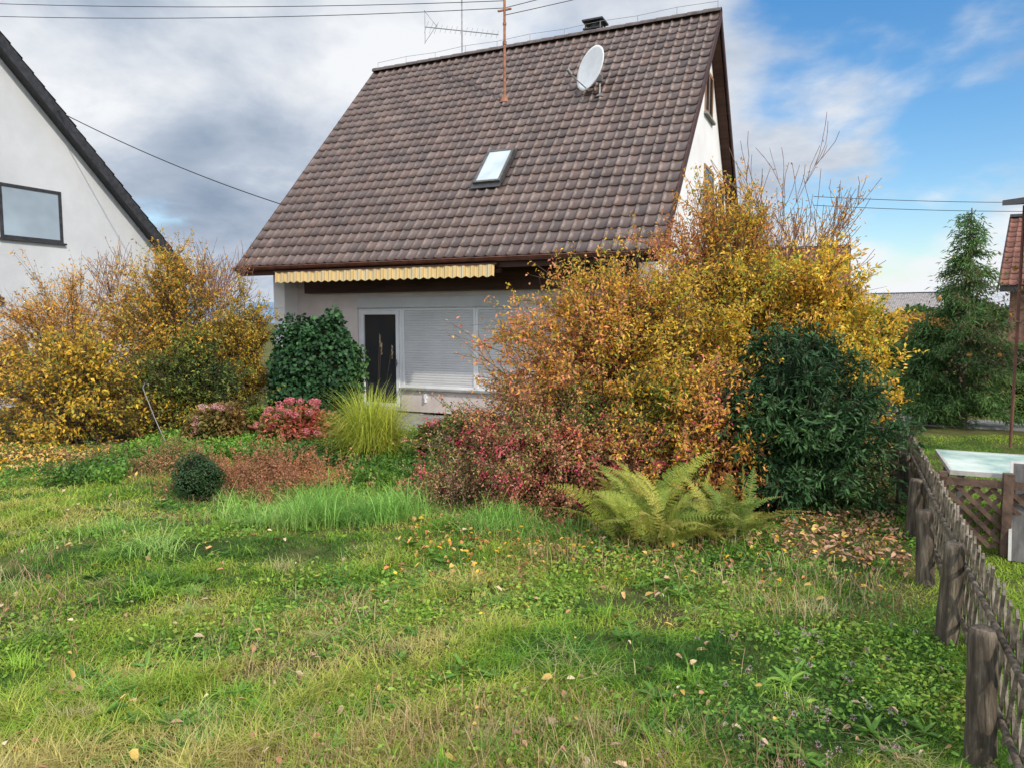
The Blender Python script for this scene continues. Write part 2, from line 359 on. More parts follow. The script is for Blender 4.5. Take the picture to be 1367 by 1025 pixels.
def hydrangea(cx,cy,r,h,label,cols,hcols,seed,nh=30):
    n=3200; FOOT.append((cx,cy,r*.8,r*.8))
    P,d=shell_pts(cx,cy,h*.45,r,r*.85,h*.55,n,seed,.15,.6); m=len(P)
    D=d*.5+rnd3(m)*.6; N=rnd3(m)*.5+np.array([0,0,1.])
    V,F,k=leaves_geo(P,D,N,.085*rng.uniform(.6,1.2,m),.05*rng.uniform(.7,1.2,m),hexa=True)
    C=np.repeat(pal(P,cols,3,.5,seed),k,0)
    org=(cx,cy,0); ro=root('hydrangea',org,0,label,'plant',None)
    obj_np('foliage',V,F,M_leaf,C,parent=ro,origin=org)
    c,dd=shell_pts(cx,cy,h*.55,r*.95,r*.85,h*.5,nh*4,seed+1,.1,.1); sel=c[:,2]>h*.4; c=c[sel][:nh]
    nf=90; cc=np.repeat(c,nf,0); o=rnd3(len(cc)); Pf=cc+o*.05*np.array([1,1,.75])
    V,F,k=leaves_geo(Pf,rnd3(len(Pf))+o*.3,o,.022,.02,hexa=False)
    C=np.repeat(pal(Pf,hcols,4,.6,seed+2),k,0)
    obj_np('flower_heads',V,F,M_leaf,C,parent=ro,origin=org)
    a=np.tile([cx,cy,0.],(len(c),1))+rng.normal(size=(len(c),3))*[.05,.05,0]
    V,F=segs_geo(a,c,.006,.004,4); obj_np('stems',V,F,M_twig,parent=ro,origin=org)
hydrangea(-3.2,10.7,.58,.7,'red autumn hydrangea with faded flower heads',[(.5,.08,.09),(.6,.14,.1),(.3,.22,.06),GR,(.45,.07,.07)],[(.7,.16,.19),(.7,.28,.28),(.58,.11,.14)],51)
hydrangea(-4.5,10.8,.38,.66,'pink flowering hydrangea beside the shrubs',[GR,(.3,.2,.07),(.5,.25,.08)],[(.75,.4,.38),(.78,.55,.47),(.62,.26,.27)],53,20)
hydrangea(-.85,9.8,.42,.55,'faded pink hydrangea near the terrace edge',[GR,(.24,.2,.05),(.5,.24,.14)],[(.78,.38,.4),(.65,.24,.26)],55,18)

def grass_clump(name,label,cx,cy,n,h,out,w,cols,seed,spread=.1,plumes=0,droop=.5):
    a=rng.uniform(0,2*PI,n); rr=np.abs(rng.normal(size=n))*spread
    P=np.stack([cx+rr*np.cos(a),cy+rr*np.sin(a),np.zeros(n)],1)
    az=a+rng.normal(size=n)*.6
    V,F,k=ribbons(P,az,out*rng.uniform(.1,1.2,n),h*rng.uniform(.5,1.4,n),droop*rng.uniform(.3,1.35,n),w*rng.uniform(.6,1.3,n),8,.1)
    C=np.repeat(pal(P,cols,4,.6,seed),k,0)
    org=(cx,cy,0)
    r=root(name,org,0,label,'plant')
    obj_np('foliage',V,F,M_grass,C,parent=r,origin=org)
    a=rng.uniform(0,2*PI,plumes); tip=np.stack([cx+.22+.08*np.cos(a),cy+.15*np.sin(a),h*1.1+rng.uniform(.3,.6,plumes)],1)
    V,F=segs_geo(np.tile([cx+.05,cy,.1],(plumes,1)),tip,.0025,.0015,3); 
    obj_np('stems',V,F,M_twig,parent=r,origin=org)
    nf=30; base=np.repeat(tip,nf,0)-np.array([0,0,1])*rng.uniform(0,.16,plumes*nf)[:,None]
    D=rnd3(len(base))*.35+np.array([.2,0,.8]); V,F,k=leaves_geo(base,D,rnd3(len(base)),.04,.0035)
    obj_np('plumes',V,F,M_dead,np.repeat(pal(base,[(.3,.22,.15),(.45,.35,.22)],3,.5,3),k,0),parent=r,origin=org)
grass_clump('ornamental_grass','yellow green ornamental grass clump with tan plumes',-1.9,9.6,2800,1.02,.66,.013,[(.26,.34,.05),(.44,.5,.07),(.6,.6,.09),(.72,.66,.2)],61,.14,3,.55)

M_fstem=mat_noise('fern_stem',(.2,.16,.04),(.32,.28,.07),6,.7)
def fern(cx,cy,nf,seed,label,size=1.):
    Ps=[];Ds=[];Ns=[];Ls=[];Ws=[];Cs=[];s0=[];s1=[]
    for i in range(nf):
        az=rng.uniform(0,2*PI); L=size*rng.uniform(.5,1.08); up=rng.uniform(.4,1.15); K=38
        d=np.array([math.cos(az),math.sin(az),0]); 
        s=np.linspace(0,1,K); ox=rng.normal(size=2)*.14
        c=np.array([cx+ox[0],cy+ox[1],0])+d*(L*(.3*s+.6*s**1.7)*(1.2-.5*up))[:,None]+np.array([0,0,1.])*(L*up*(s*1.2-.5*s**2.4))[:,None]
        wob=rng.normal()*.12; pd=np.array([-d[1],d[0],0]); c=c+pd*(wob*L*s**2)[:,None]
        c[:,2]=np.maximum(c[:,2],.04)
        tn=unit(np.gradient(c,axis=0)); side=unit(np.cross(tn,np.array([[0,0,1.]]))); 
        roll=rng.normal()*.7; nrm0=np.cross(side,tn); side=side*math.cos(roll)+nrm0*math.sin(roll); nrm=np.cross(side,tn)
        s0+=list(c[:-1]); s1+=list(c[1:])
        pl=size*.074*np.sin(PI*np.clip(s,.1,.985)**.8)*rng.uniform(.8,1.2)+.004
        base=np.array([(.2,.36,.045),(.42,.52,.07),(.14,.29,.045),(.6,.56,.1),(.2,.36,.045),(.34,.42,.07)][rng.integers(0,6)])
        for sg in (-1,1):
            m=slice(4,None); jt=rng.normal(size=(K,3))*.12
            dd=unit(side*sg+tn*.45-np.array([0,0,.15])+jt)
            for q in np.linspace(.05,.9,6):
                for s2 in (-1,1):
                    Pp=c+dd*(pl*q)[:,None]
                    Ps.append(Pp[m]); Ds.append((dd*.7+tn*s2)[m]); Ns.append(nrm[m]); 
                    Ls.append((pl*.17*(1-.6*q)+.003)[m]); Ws.append((pl*.1*(1-.5*q)+.002)[m])
                    Cs.append(np.tile(base,(K-4,1))*rng.uniform(.7,1.3,(K-4,1)))
            s0+=list(c[m]); s1+=list((c+dd*pl[:,None])[m])
    V,F,k=leaves_geo(np.concatenate(Ps),np.concatenate(Ds),np.concatenate(Ns),np.concatenate(Ls),np.concatenate(Ws),.1)
    C=np.repeat(np.concatenate(Cs),k,0); org=(cx,cy,0)
    r=root('fern',org,0,label,'plant')
    obj_np('fronds',V,F,M_leaf,C,parent=r,origin=org)
    V,F=segs_geo(s0,s1,.0018,.0012,3); obj_np('stems',V,F,M_fstem,parent=r,origin=org)
fern(1.2,6.15,84,1,'yellow green fern in front of the shrubs',.94)
fern(1.85,6.25,46,2,'smaller yellow green fern beside the path',.78)

def perennials(cx,cy,rx,ry,n,h,label,cols,name='withered_perennials'):
    x=cx+rng.normal(size=n)*rx*.5; y=cy+rng.normal(size=n)*ry*.5
    p0=np.stack([x,y,np.zeros(n)],1); hh=h*rng.uniform(.35,1.25,n)*(.75+.3*fn(np.stack([x,y],1),4,77))
    hh=np.maximum(hh,.08)
    p1=p0+np.stack([rng.normal(size=n)*.09,rng.normal(size=n)*.09,hh],1)
    SV,SF=segs_geo(p0,p1,.0025,.0015,3)
    m=26; b=np.repeat(p0,m,0)+(np.repeat(p1,m,0)-np.repeat(p0,m,0))*rng.uniform(.2,1.05,n*m)[:,None]+rng.normal(size=(n*m,3))*.014
    V,F,k=leaves_geo(b,rnd3(n*m)+[0,0,.4],rnd3(n*m),.03,.014)
    C=np.repeat(pal(b,cols,3,.5,7),k,0); org=(cx,cy,0)
    r=root(name,org,0,label,'plant')
    obj_np('stems',SV,SF,M_twig,parent=r,origin=org); obj_np('foliage',V,F,M_dead,C,parent=r,origin=org)
perennials(-2.9,8.45,1.05,.7,420,.38,'rusty red brown withered perennials on the lawn edge',[(.28,.15,.07),(.44,.17,.09),(.48,.22,.1),(.34,.28,.09)])
perennials(-4.5,9.2,1.1,.6,300,.38,'withered brown and green perennials by the shrubs',[(.26,.18,.07),(.4,.2,.1),GR,MG])
perennials(-.7,7.6,.5,.5,130,.5,'pinkish seed heads on thin stems beside shrub',[(.6,.3,.24),(.45,.2,.16),MG,(.6,.36,.28)])

# ------------------------------------------------------------------ ground
def gh(x,y):
    P=np.stack([x,y],1)
    near=np.clip((16-np.hypot(x,y))/6,0,1)
    return (.022*fn(P,1.5,101,2))*near
def fd(x,y): return (x-2.46)*E1[0]+(y-4.0)*E1[1]
g1=np.concatenate([-np.geomspace(2000,14,26),np.arange(-13.5,14,.25),np.geomspace(14.2,2000,26)])
gx,gy=np.meshgrid(g1,g1); gx=gx.ravel();gy=gy.ravel()
gz=gh(gx,gy)-.012
n1=len(g1); idx=np.arange(n1*n1).reshape(n1,n1)
GF=np.stack([idx[:-1,:-1],idx[:-1,1:],idx[1:,1:],idx[1:,:-1]],-1).reshape(-1,4)
M_ground=mat_noise('ground',(.07,.055,.03),(.13,.15,.045),1.6,1,.8,20,c3=(.10,.10,.035),spec=.05)
obj_np('ground',np.stack([gx,gy,gz],1),GF,M_ground,kind='structure',smooth=True)

def put(x,y,z=0): return np.stack([x,y,gh(x,y)+z],1)
def inside(x,y,s=1.):
    m=np.zeros(len(x),bool)
    for cx,cy,rx,ry in FOOT: m|=((x-cx)/(rx*s))**2+((y-cy)/(ry*s))**2<1
    return m
def sample(n,y0=1.7,y1=12.,ex=1.0):
    y=y0*(y1/y0)**rng.uniform(0,1,n); x=rng.uniform(-1,1,n)*(.8*y+ex)
    return x,y
# turf
x,y=sample(540000); k=~inside(x,y,.9)
f=fd(x,y); pathm=(f>-1.05)&(f<-.0)&(y>5.6)&(rng.uniform(size=len(x))<.85); k&=~pathm
x,y=x[k],y[k]; f=f[k]; n=len(x); XY=np.stack([x,y],1)
bare=fn(XY,2.8,204,3); kk_=~((bare<-.8)&(rng.uniform(size=n)<.65)); x,y,f=x[kk_],y[kk_],f[kk_]; XY=XY[kk_]; P=put(x,y); n=len(x)
n1_=fn(XY,1.1,201,3); n2_=fn(XY,7.5,202,2)
h=.020+.013*np.clip(n1_+.3,0,2)+.048*np.clip(n2_-.4,0,2)*rng.uniform(.2,1,n)
h*=rng.uniform(.5,1.5,n); h=np.where(rng.uniform(size=n)<.02,h*2.2,h); h=np.where(f>.05,.03*rng.uniform(.6,1.4,n),h)
V,F,kk=ribbons(P,rng.uniform(0,2*PI,n),h*rng.uniform(.2,2.2,n),h,rng.uniform(0,.7,n),.0026+.0008*y,2,.15)
cols=np.array([(.06,.15,.025),(.14,.3,.035),(.28,.43,.045),(.44,.5,.075),(.56,.48,.17)])
t=np.clip(1.72+.9*fn(XY,1.2,203,3)+.7*fn(XY,6,205,2)+rng.normal(size=n)*.75,0,3.999); t=np.where(f>.05,np.clip(t,.5,2.2),t); i=t.astype(int); fr=(t-i)[:,None]
C=cols[i]*(1-fr)+cols[i+1]*fr; C*=rng.uniform(.65,1.3,(n,1))
obj_np('lawn_grass',V,F,M_grass,np.repeat(C,kk,0),kind='stuff',label='uneven green and straw coloured autumn lawn grass',category='grass')
# broad-leaved weeds
x,y=sample(240000,1.8,11); wn=fn(np.stack([x,y],1),2.3,210,3)+np.where(fd(x,y)>-1.3,.9,0)*(y<7)
k=(wn+rng.normal(size=len(x))*.5>.75)&~inside(x,y,.9)&~((fd(x,y)>-1.05)&(fd(x,y)<0)&(y>5.6)&(rng.uniform(size=len(x))<.7))&(fd(x,y)<.1)
x,y=x[k],y[k]; n=len(x); P=put(x,y,0); P[:,2]+=rng.uniform(.008,.055,n)
D=rnd3(n); D[:,2]*=.5; N=rnd3(n)*.7+np.array([0,0,1.])
s=(.008+.0016*y)*rng.uniform(.5,1.8,n)
V,F,kk=leaves_geo(P,D,N,s*1.6,s*.8,hexa=True,fold=.15)
C=np.repeat(pal(P,[(.06,.15,.03),(.12,.27,.04),(.22,.4,.05),(.36,.5,.07),(.3,.2,.07)],3,.55,211),kk,0)
obj_np('ground_cover_weeds',V,F,M_leaf,C,kind='stuff',label='small leaved clover and weeds in the lawn',category='ground cover')
nr=300; ry=2.0*(7.5/2.0)**rng.uniform(0,1,nr); rx=rng.uniform(-.8,.62,nr)*ry; k=(fd(rx,ry)<-.15)&~inside(rx,ry,1); rx,ry=rx[k],ry[k]; nr=len(rx)
m=11; bx=np.repeat(rx,m);by=np.repeat(ry,m); a=rng.uniform(0,2*PI,nr*m); P=put(bx,by,.015)
D=np.stack([np.cos(a),np.sin(a),rng.uniform(.15,1.1,nr*m)],1); N=np.tile([0,0,1.],(nr*m,1))+rng.normal(size=(nr*m,3))*.2
sz=np.repeat(rng.uniform(.05,.11,nr),m)*rng.uniform(.6,1.2,nr*m)
V,F,kk=leaves_geo(P,D,N,sz,sz*.24,hexa=True,fold=.2,curl=.3)
obj_np('weed_rosettes',V,F,M_leaf,np.repeat(pal(P,[(.07,.16,.03),(.14,.29,.05),(.24,.4,.06)],3,.5,5),kk,0),kind='stuff',label='flat leafy weed rosettes scattered through the lawn',category='weeds')
def tufts(list_):
    Vs=[];Fs=[];Cs=[];o=0
    for cx,cy,n,sp,h,out,w,cols,seed in list_:
        x=cx+rng.normal(size=n)*sp; y=cy+rng.normal(size=n)*sp*.6; P=put(x,y)
        cl=.5+.5*np.clip(fn(np.stack([x,y],1),7,300,2)+.6,0,1.6)
        V,F,kk=ribbons(P,rng.uniform(0,2*PI,n),out*rng.uniform(.3,1.3,n),h*rng.uniform(.5,1.2,n)*cl,rng.uniform(.2,.9,n),w*rng.uniform(.6,1.3,n),5,.1)
        Vs.append(V);Fs.append(F+o);o+=len(V);Cs.append(np.repeat(pal(P,cols,3,.6,seed),kk,0))
    return np.concatenate(Vs),np.concatenate(Fs),np.concatenate(Cs)
BG=[(.13,.3,.05),(.23,.46,.08),(.36,.58,.14),(.44,.6,.17)]
LG=[(.15,.32,.04),(.28,.5,.06),(.46,.64,.1)]
SG=[(.3,.3,.1),(.5,.46,.2),(.6,.55,.3)]
T=[(-1.75,7.0,2300,.36,.4,.36,.006,BG,1),(-2.25,6.8,1200,.24,.34,.32,.006,BG,2),(-1.2,6.8,600,.2,.32,.3,.006,BG,3),
   (-.1,6.55,800,.26,.3,.28,.006,BG,4),(.3,6.3,450,.2,.24,.22,.006,BG,5),(-2.9,5.6,240,.16,.2,.25,.007,BG,6),(-1.4,3.6,110,.06,.15,.16,.006,LG,7),
   (-2.5,4.9,160,.12,.16,.18,.006,LG,8),(-3.5,6.3,300,.3,.2,.2,.006,BG,9),(-1.35,8.9,900,.35,.3,.3,.009,LG,10),(-1.6,8.2,900,.5,.22,.2,.008,LG,12)]
for i in range(210):
    yy=2.1*(8/2.1)**rng.uniform(); xx=rng.uniform(-.78,.62)*yy
    if fd(xx,yy)<-.1: T.append((xx,yy,int(rng.uniform(25,110)),rng.uniform(.02,.1),rng.uniform(.06,.15),rng.uniform(.08,.2),.0045,[BG,LG,LG,SG,SG][rng.integers(0,5)],20+i))
V,F,C=tufts(T)
obj_np('long_grass_tufts',V,F,M_grass,C,kind='stuff',label='long fresh green grass tufts standing out of the lawn',category='grass')
x,y=sample(46000,1.9,9); dn=fn(np.stack([x,y],1),1.5,220,3)
k=(dn+rng.normal(size=len(x))*.4>.65)&~inside(x,y,.95)&(fd(x,y)<-.1); x,y=x[k],y[k]; n=len(x); P=put(x,y)
hh=rng.uniform(.05,.16,n)
V1,F1,k1=ribbons(P,rng.uniform(0,2*PI,n),hh*rng.uniform(.1,1.1,n),hh,.1,.0018+.0004*y,2,.6)
C1=np.repeat(pal(P,[(.2,.12,.06),(.33,.22,.11),(.5,.38,.22)],2,.6,5),k1,0)
obj_np('dry_stalks',V1,F1,M_dead,C1,kind='stuff',label='brown dry weed stalks in the grass',category='weeds')
# fallen leaves
X=[];Yy=[];CC=[];SS=[]
x,y=sample(760,1.9,8); X.append(x);Yy.append(y);CC.append(np.array([(.74,.5,.14),(.6,.34,.15),(.5,.3,.18),(.74,.6,.38),(.45,.22,.13),(.56,.4,.25)])[rng.integers(0,6,len(x))]); SS.append(rng.uniform(.028,.07,len(x)))
nq=4800; q=rng.uniform(0,1,nq)*9.; off=-.55+rng.normal(size=nq)*.42; px=2.46+(1.4+q)*E2[0]+off*E1[0]; py=4.0+(1.4+q)*E2[1]+off*E1[1]
X.append(px);Yy.append(py);CC.append(np.array([(.45,.24,.13),(.6,.36,.22),(.32,.17,.1),(.65,.42,.15),(.4,.22,.14)])[rng.integers(0,5,nq)]); SS.append(rng.uniform(.03,.07,nq))
n=2600; x=rng.normal(size=n)*1.8-6.7; y=10.0+rng.normal(size=n)*.5; X.append(x);Yy.append(y);CC.append(np.array([Y,(.7,.5,.15),(.6,.38,.14),(.45,.25,.12)])[rng.integers(0,4,n)]); SS.append(rng.uniform(.03,.075,n))
n=900; x=rng.uniform(-1,4,n); y=rng.normal(size=n)*.5+6.0; X.append(x);Yy.append(y);CC.append(np.array([Y,(.7,.45,.12),(.55,.22,.08),(.45,.25,.12)])[rng.integers(0,4,n)]); SS.append(rng.uniform(.03,.06,n))
x=np.concatenate(X);y=np.concatenate(Yy);s=np.concatenate(SS);C=np.concatenate(CC)*rng.uniform(.6,1.15,(len(x),1)); k=fd(x,y)<-.02; x,y,C,s=x[k],y[k],C[k],s[k]; n=len(x)
P=put(x,y); P[:,2]+=rng.uniform(.025,.06,n); D=rnd3(n); D[:,2]*=.45; N=rnd3(n)*.5+np.array([0,0,1.])
V,F,kk=leaves_geo(P,D,N,s,s*rng.uniform(.4,.7,n),hexa=True,fold=.22,curl=.3)
obj_np('fallen_leaves',V,F,M_dead,np.repeat(C,kk,0),kind='stuff',label='yellow and brown fallen leaves on grass and path',category='leaves')
n=70; yy=2.2*(4.2/2.2)**rng.uniform(0,1,n); xx=rng.normal(size=n)*.12*yy+.42*yy; xx=np.where(fd(xx,yy)<-.1,xx,xx-.7)
cc=np.repeat(put(xx,yy,.08),26,0); o=rnd3(len(cc)); Pf=cc+o*.009
V,F,kk=leaves_geo(Pf,o,rnd3(len(o)),.008,.004)
obj_np('clover_blossoms',V,F,M_leaf,np.repeat(pal(Pf,[(.6,.3,.42),(.7,.48,.56)],3,.5,3),kk,0),kind='stuff',label='small pink clover blossoms in the lawn',category='flowers')
n=30000; x=rng.uniform(-5.5,-.2,n); y=rng.uniform(8.2,11.6,n); k=(fn(np.stack([x,y],1),1.6,230,2)>-.7)&~((x<-2.0)&(x>-4.2)&(y<9.0)); x,y=x[k],y[k]; n=len(x); P=put(x,y); P[:,2]+=rng.uniform(.02,.2,n)
D=rnd3(n); N=rnd3(n)*.5+np.array([0,0,1.]); V,F,kk=leaves_geo(P,D,N,rng.uniform(.03,.08,n),rng.uniform(.02,.05,n),hexa=True)
obj_np('flower_bed_cover',V,F,M_leaf,np.repeat(pal(P,[(.05,.11,.03),(.11,.23,.035),(.2,.39,.055),(.34,.5,.07)],1.5,.5,231),kk,0),kind='stuff',label='green leafy ground cover in the flower bed',category='ground cover')

# ------------------------------------------------------------------ tiled roofs
def tile_slope(name,mat,u0,u1,w0,z0,k,dlen,sgn,cols,parent,seed,tw=.235,te=.335):
    r=np.random.default_rng(seed)
    nC=max(1,round((u1-u0)/tw)); tw=(u1-u0)/nC; nR=max(1,round(dlen/te)); te=dlen/nR
    c=1/math.sqrt(1+k*k); s=k*c
    xs=np.array([-.02,.05,.11,.17,.26,.42,.6,.78,.92,1.0]); pr=np.array([.006,.024,.030,.024,.003,-.006,-.009,-.006,.0,.008])
    sc=np.array([.012,.0,-.006,-.004,.003,.004,.004,.004,.008,.012])
    m=len(xs); I,J=np.meshgrid(np.arange(nC),np.arange(nR)); I=I.ravel();J=J.ravel(); n=len(I)
    jn=r.normal(size=n)*.002; jd=r.normal(size=n)*.003; ju=r.normal(size=n)*.0015
    U=u0+(I[:,None]+xs[None])*tw+ju[:,None]
    lev=[]
    for (dd,nn) in ((0,-.006),(0,.031),(te+.03,.002)):
        d=J[:,None]*te+dd+(sc[None] if dd==0 else 0)+jd[:,None]; nrm=pr[None]+nn+jn[:,None]
        lev.append(np.stack([U,w0+sgn*c*d-sgn*s*nrm,z0+s*d+c*nrm],-1))
    V=np.stack(lev,1).reshape(-1,3)
    F=[]
    for l in range(2):
        for a in range(m-1): F.append([l*m+a,l*m+a+1,(l+1)*m+a+1,(l+1)*m+a])
    F=np.array(F); Fa=(np.arange(n)*3*m)[:,None,None]+F[None]
    cols=np.array(cols); cc=cols[r.integers(0,len(cols),n)]*r.uniform(.88,1.12,(n,1))
    cv=np.repeat(cc,3*m,0).reshape(n,3,m,3).copy(); cv[:,0]*=.2  # lower front edge darkened in vertex colour, painted shadow under each tile
    return obj_np(name,V,Fa.reshape(-1,4),mat,cv.reshape(-1,3),parent=parent)

def half_round(mb,u0,u1,w,z,r,n,m=0):
    for i in range(n):
        a=u0+(u1-u0)*i/n; b=u0+(u1-u0)*(i+1)/n+.03
        vs=[]
        for (uu,rr) in ((a,r*1.08),(b,r*.96)):
            for j in range(9):
                t=PI*j/8; vs.append((uu,w+rr*math.cos(t),z+rr*.9*math.sin(t)))
        mb.add(vs,[(j,j+1,10+j,9+j) for j in range(8)],m,True)
        mb.add(vs[:9],[tuple(range(9))],m)

# ------------------------------------------------------------------ main house
K=1.09; CS=1/math.sqrt(1+K*K); SN=K*CS
H=root('detached_house',(B[0],B[1],0),-TH,'white rendered house with steep brown tiled roof and terrace','house')
ze=3.02; wr=4.95; zr=ze+K*wr; L=8.8
roofroot=MB()
roofroot.prism([(0.02,ze-.03),(wr,zr-.03),(2*wr-.02,ze-.03),(2*wr-.02,ze-.16),(wr,zr-.18),(.02,ze-.16)],-L+.03,-.03)
R=roofroot.obj('roof',[M_brown],H)
TC=[(.106,.068,.056),(.095,.062,.052),(.118,.077,.062),(.085,.058,.05),(.103,.072,.062),(.128,.09,.077)]
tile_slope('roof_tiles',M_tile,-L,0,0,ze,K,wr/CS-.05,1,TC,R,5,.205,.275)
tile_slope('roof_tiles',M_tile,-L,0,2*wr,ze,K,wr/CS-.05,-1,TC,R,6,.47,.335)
mb=MB(); half_round(mb,-L-.02,.0,wr,zr+.0,.11,26); mb.obj('ridge_tiles',[mat_noise('ridge_tile',(.06,.045,.04),(.14,.11,.1),6,.6,.2)],R)
for u in (-L-.035,.005):
    for sg in (1,-1):
        w0=0 if sg==1 else 2*wr
        mb=MB(); mb.prism([(w0,ze-.2),(w0,ze+.03),(wr-.001*sg,zr+.03),(wr-.001*sg,zr-.2)],u,u+.03); mb.obj('verge_board',[M_brown],R)
zt=lambda w: (ze+K*w if w<=wr else ze+K*(2*wr-w))-.17
for u0,u1 in ((-8.5,-8.2),(-.55,-.25)):
    mb=MB(); mb.prism([(.7,0),(9.2,0),(9.2,zt(9.2)),(wr,zt(wr)),(.7,zt(.7))],u0,u1); mb.obj('wall',[M_plaster],H)
u_l,u_m,u_r=-6.62,-5.55,-2.92
mb=MB(); mb.box((-8.2,1.1,0),(u_l,1.4,3.9)); mb.box((u_r,1.1,0),(-.55,1.4,3.9)); mb.box((u_l,1.1,2.4),(u_r,1.4,3.9)); mb.obj('wall',[M_plaster_warm],H)
mb=MB(); mb.box((-8.2,8.9,0),(-.55,9.2,3.5)); mb.obj('wall',[M_plaster],H)
mb=MB(); mb.box((u_m,1.1,.1),(u_r,1.4,.54)); mb.obj('window_parapet',[M_plaster_pink],H)
mb=MB(); mb.box((u_m-.02,1.03,.54),(u_r+.05,1.4,.575)); mb.obj('window_sill',[M_stone],H,bevel=.004)
mb=MB(); mb.box((-7.8,.86,2.5),(-.55,1.095,3.4)); mb.box((-8.2,.06,2.9),(-.55,.86,2.93))
mb.box((-8.75,.03,2.84),(-.05,.055,3.02))
mb.obj('eave_beam',[M_brown],H)
mb=MB(); vs=[]
for u in (-L-.02,.02):
    for j in range(9):
        t=PI+PI*j/8; vs.append((u,-.075+.065*math.cos(t),3.0+.065*math.sin(t)))
mb.add(vs,[(j,j+1,10+j,9+j) for j in range(8)],0,True); mb.add(vs[:9],[tuple(range(9))]); mb.add(vs[9:],[tuple(range(9))])
mb.tube([(-L-.02,-.14,3.0),(.02,-.14,3.0)],.01,6)
mb.obj('gutter',[M_copper],H)
# awning
mb=MB(); uA,uB=-7.7,-2.85; n=int((uB-uA)/.02); vs=[]
for i in range(n+1):
    u=uA+(uB-uA)*i/n; wv=-.09+.010*math.sin(2*PI*u/.17)+.008*math.sin(u*9); sc=abs(math.sin(PI*u/.17))
    vs+= [(u,wv,2.88),(u,wv-.004,2.77),(u,wv-.010,2.70-.034*sc)]
fs=[]
for i in range(n):
    for l in range(2): fs.append((3*i+l,3*i+3+l,3*i+4+l,3*i+1+l))
mb.add(vs,fs,0,True); mb.obj('awning',[M_awn],H)
mb=MB(); mb.tube([(uA-.03,.12,2.8),(uB+.03,.12,2.8)],.045,12); mb.box((uA-.04,-.1,2.88),(uB+.04,.02,2.905)); mb.box((uA+.4,.1,2.8),(uA+.46,.86,2.88)); mb.box((uB-.5,.1,2.8),(uB-.44,.86,2.88))
mb.obj('awning_frame',[M_brown],H)
# window unit
mb=MB(); mb.box((u_l,1.06,2.2),(u_r,1.3,2.4)); mb.box((u_l,1.05,2.19),(u_r,1.06,2.215)); mb.obj('shutter_box',[M_shutter],H,bevel=.008)
def frame(mb,a,b,z0,z1,w0,w1,t):
    mb.box((a,w0,z0),(a+t,w1,z1)); mb.box((b-t,w0,z0),(b,w1,z1)); mb.box((a+t,w0,z0),(b-t,w1,z0+t)); mb.box((a+t,w0,z1-t),(b-t,w1,z1))
D_=MB(); frame(D_,u_l+.002,u_m-.002,.1,2.19,1.14,1.24,.06); frame(D_,u_l+.064,u_m-.064,.162,2.128,1.12,1.2,.075)
door=D_.obj('door',[M_white],H,bevel=.004)
mb=MB(); mb.box((u_l+.139,1.16,.237),(u_m-.139,1.18,2.053)); mb.obj('door_glass',[M_glass],door)
mb=MB(); mb.box((u_m-.115,1.07,1.0),(u_m-.095,1.09,1.14)); mb.box((u_m-.113,1.09,1.04),(u_m-.097,1.12,1.07)); mb.obj('handle',[M_metal],door)
def shutter(a,b):
    W_=MB(); frame(W_,a,b,.575,2.19,1.14,1.24,.05); o=W_.obj('window',[M_white],H,bevel=.004)
    mb=MB(); z=.625; vs=[];fs=[]
    while z<2.13:
        z1=min(z+.05,2.14); i=len(vs)
        for (zz,ww) in ((z,1.168),(z+.006,1.161),(z+.025,1.159),(z1-.006,1.161),(z1-.001,1.168)):
            vs+=[(a+.05,ww,zz),(b-.05,ww,zz)]
        for q in range(4): fs.append((i+2*q,i+2*q+1,i+2*q+3,i+2*q+2))
        z=z1
    mb.add(vs,fs,0,False); mb.obj('roller_shutter',[M_shutter],o)
shutter(u_m+.002,-3.86); shutter(-3.856,u_r-.002)
mb=MB(); mb.box((-5.0,1.06,.38),(-4.93,1.099,.47)); mb.box((-4.98,1.05,.3),(-4.95,1.099,.38)); mb.obj('outlet_box',[M_white],H,bevel=.004)
M_bf=mat_noise('brown_frame',(.25,.13,.065),(.38,.22,.12),6,.6)
def gable_win(w0,w1,z0,z1):
    X0=-.25
    mb=MB()
    t=.07; mb.box((X0,w0,z0),(X0+.025,w0+t,z1)); mb.box((X0,w1-t,z0),(X0+.025,w1,z1)); mb.box((X0,w0+t,z0),(X0+.025,w1-t,z0+t)); mb.box((X0,w0+t,z1-t),(X0+.025,w1-t,z1)); mb.box((X0,(w0+w1)/2-.03,z0+t),(X0+.022,(w0+w1)/2+.03,z1-t))
    o=mb.obj('window',[M_bf],H)
    g=MB(); g.box((X0,w0+t,z0+t),(X0+.015,w1-t,z1-t)); g.obj('window_glass',[M_glass],o)
    g=MB(); g.box((X0,w0-.06,z0-.05),(X0+.08,w1+.06,z0)); g.obj('sill',[M_stone],o)
gable_win(4.75,5.7,6.35,7.3); gable_win(4.85,6.05,4.2,5.3); gable_win(6.85,7.6,4.2,5.3)
def SL(u,d,n): return (u,CS*d-SN*n,ze+SN*d+CS*n)
d0,d1=1.36/CS,2.04/CS; a,b=-3.99,-3.41
mb=MB(); t=.05
for (x0,x1,y0,y1) in ((a,a+t,d0,d1),(b-t,b,d0,d1),(a+t,b-t,d0,d0+t),(a+t,b-t,d1-t,d1)): mb.box((x0,y0,.02),(x1,y1,.11),0,SL)
sk=mb.obj('skylight',[mat_noise('skylight_frame',(.05,.045,.04),(.11,.1,.09),6,.5)],R)
mb=MB(); mb.box((a+t,d0+t,.07),(b-t,d1-t,.1),0,SL); mb.obj('skylight_glass',[M_skyglass],sk)
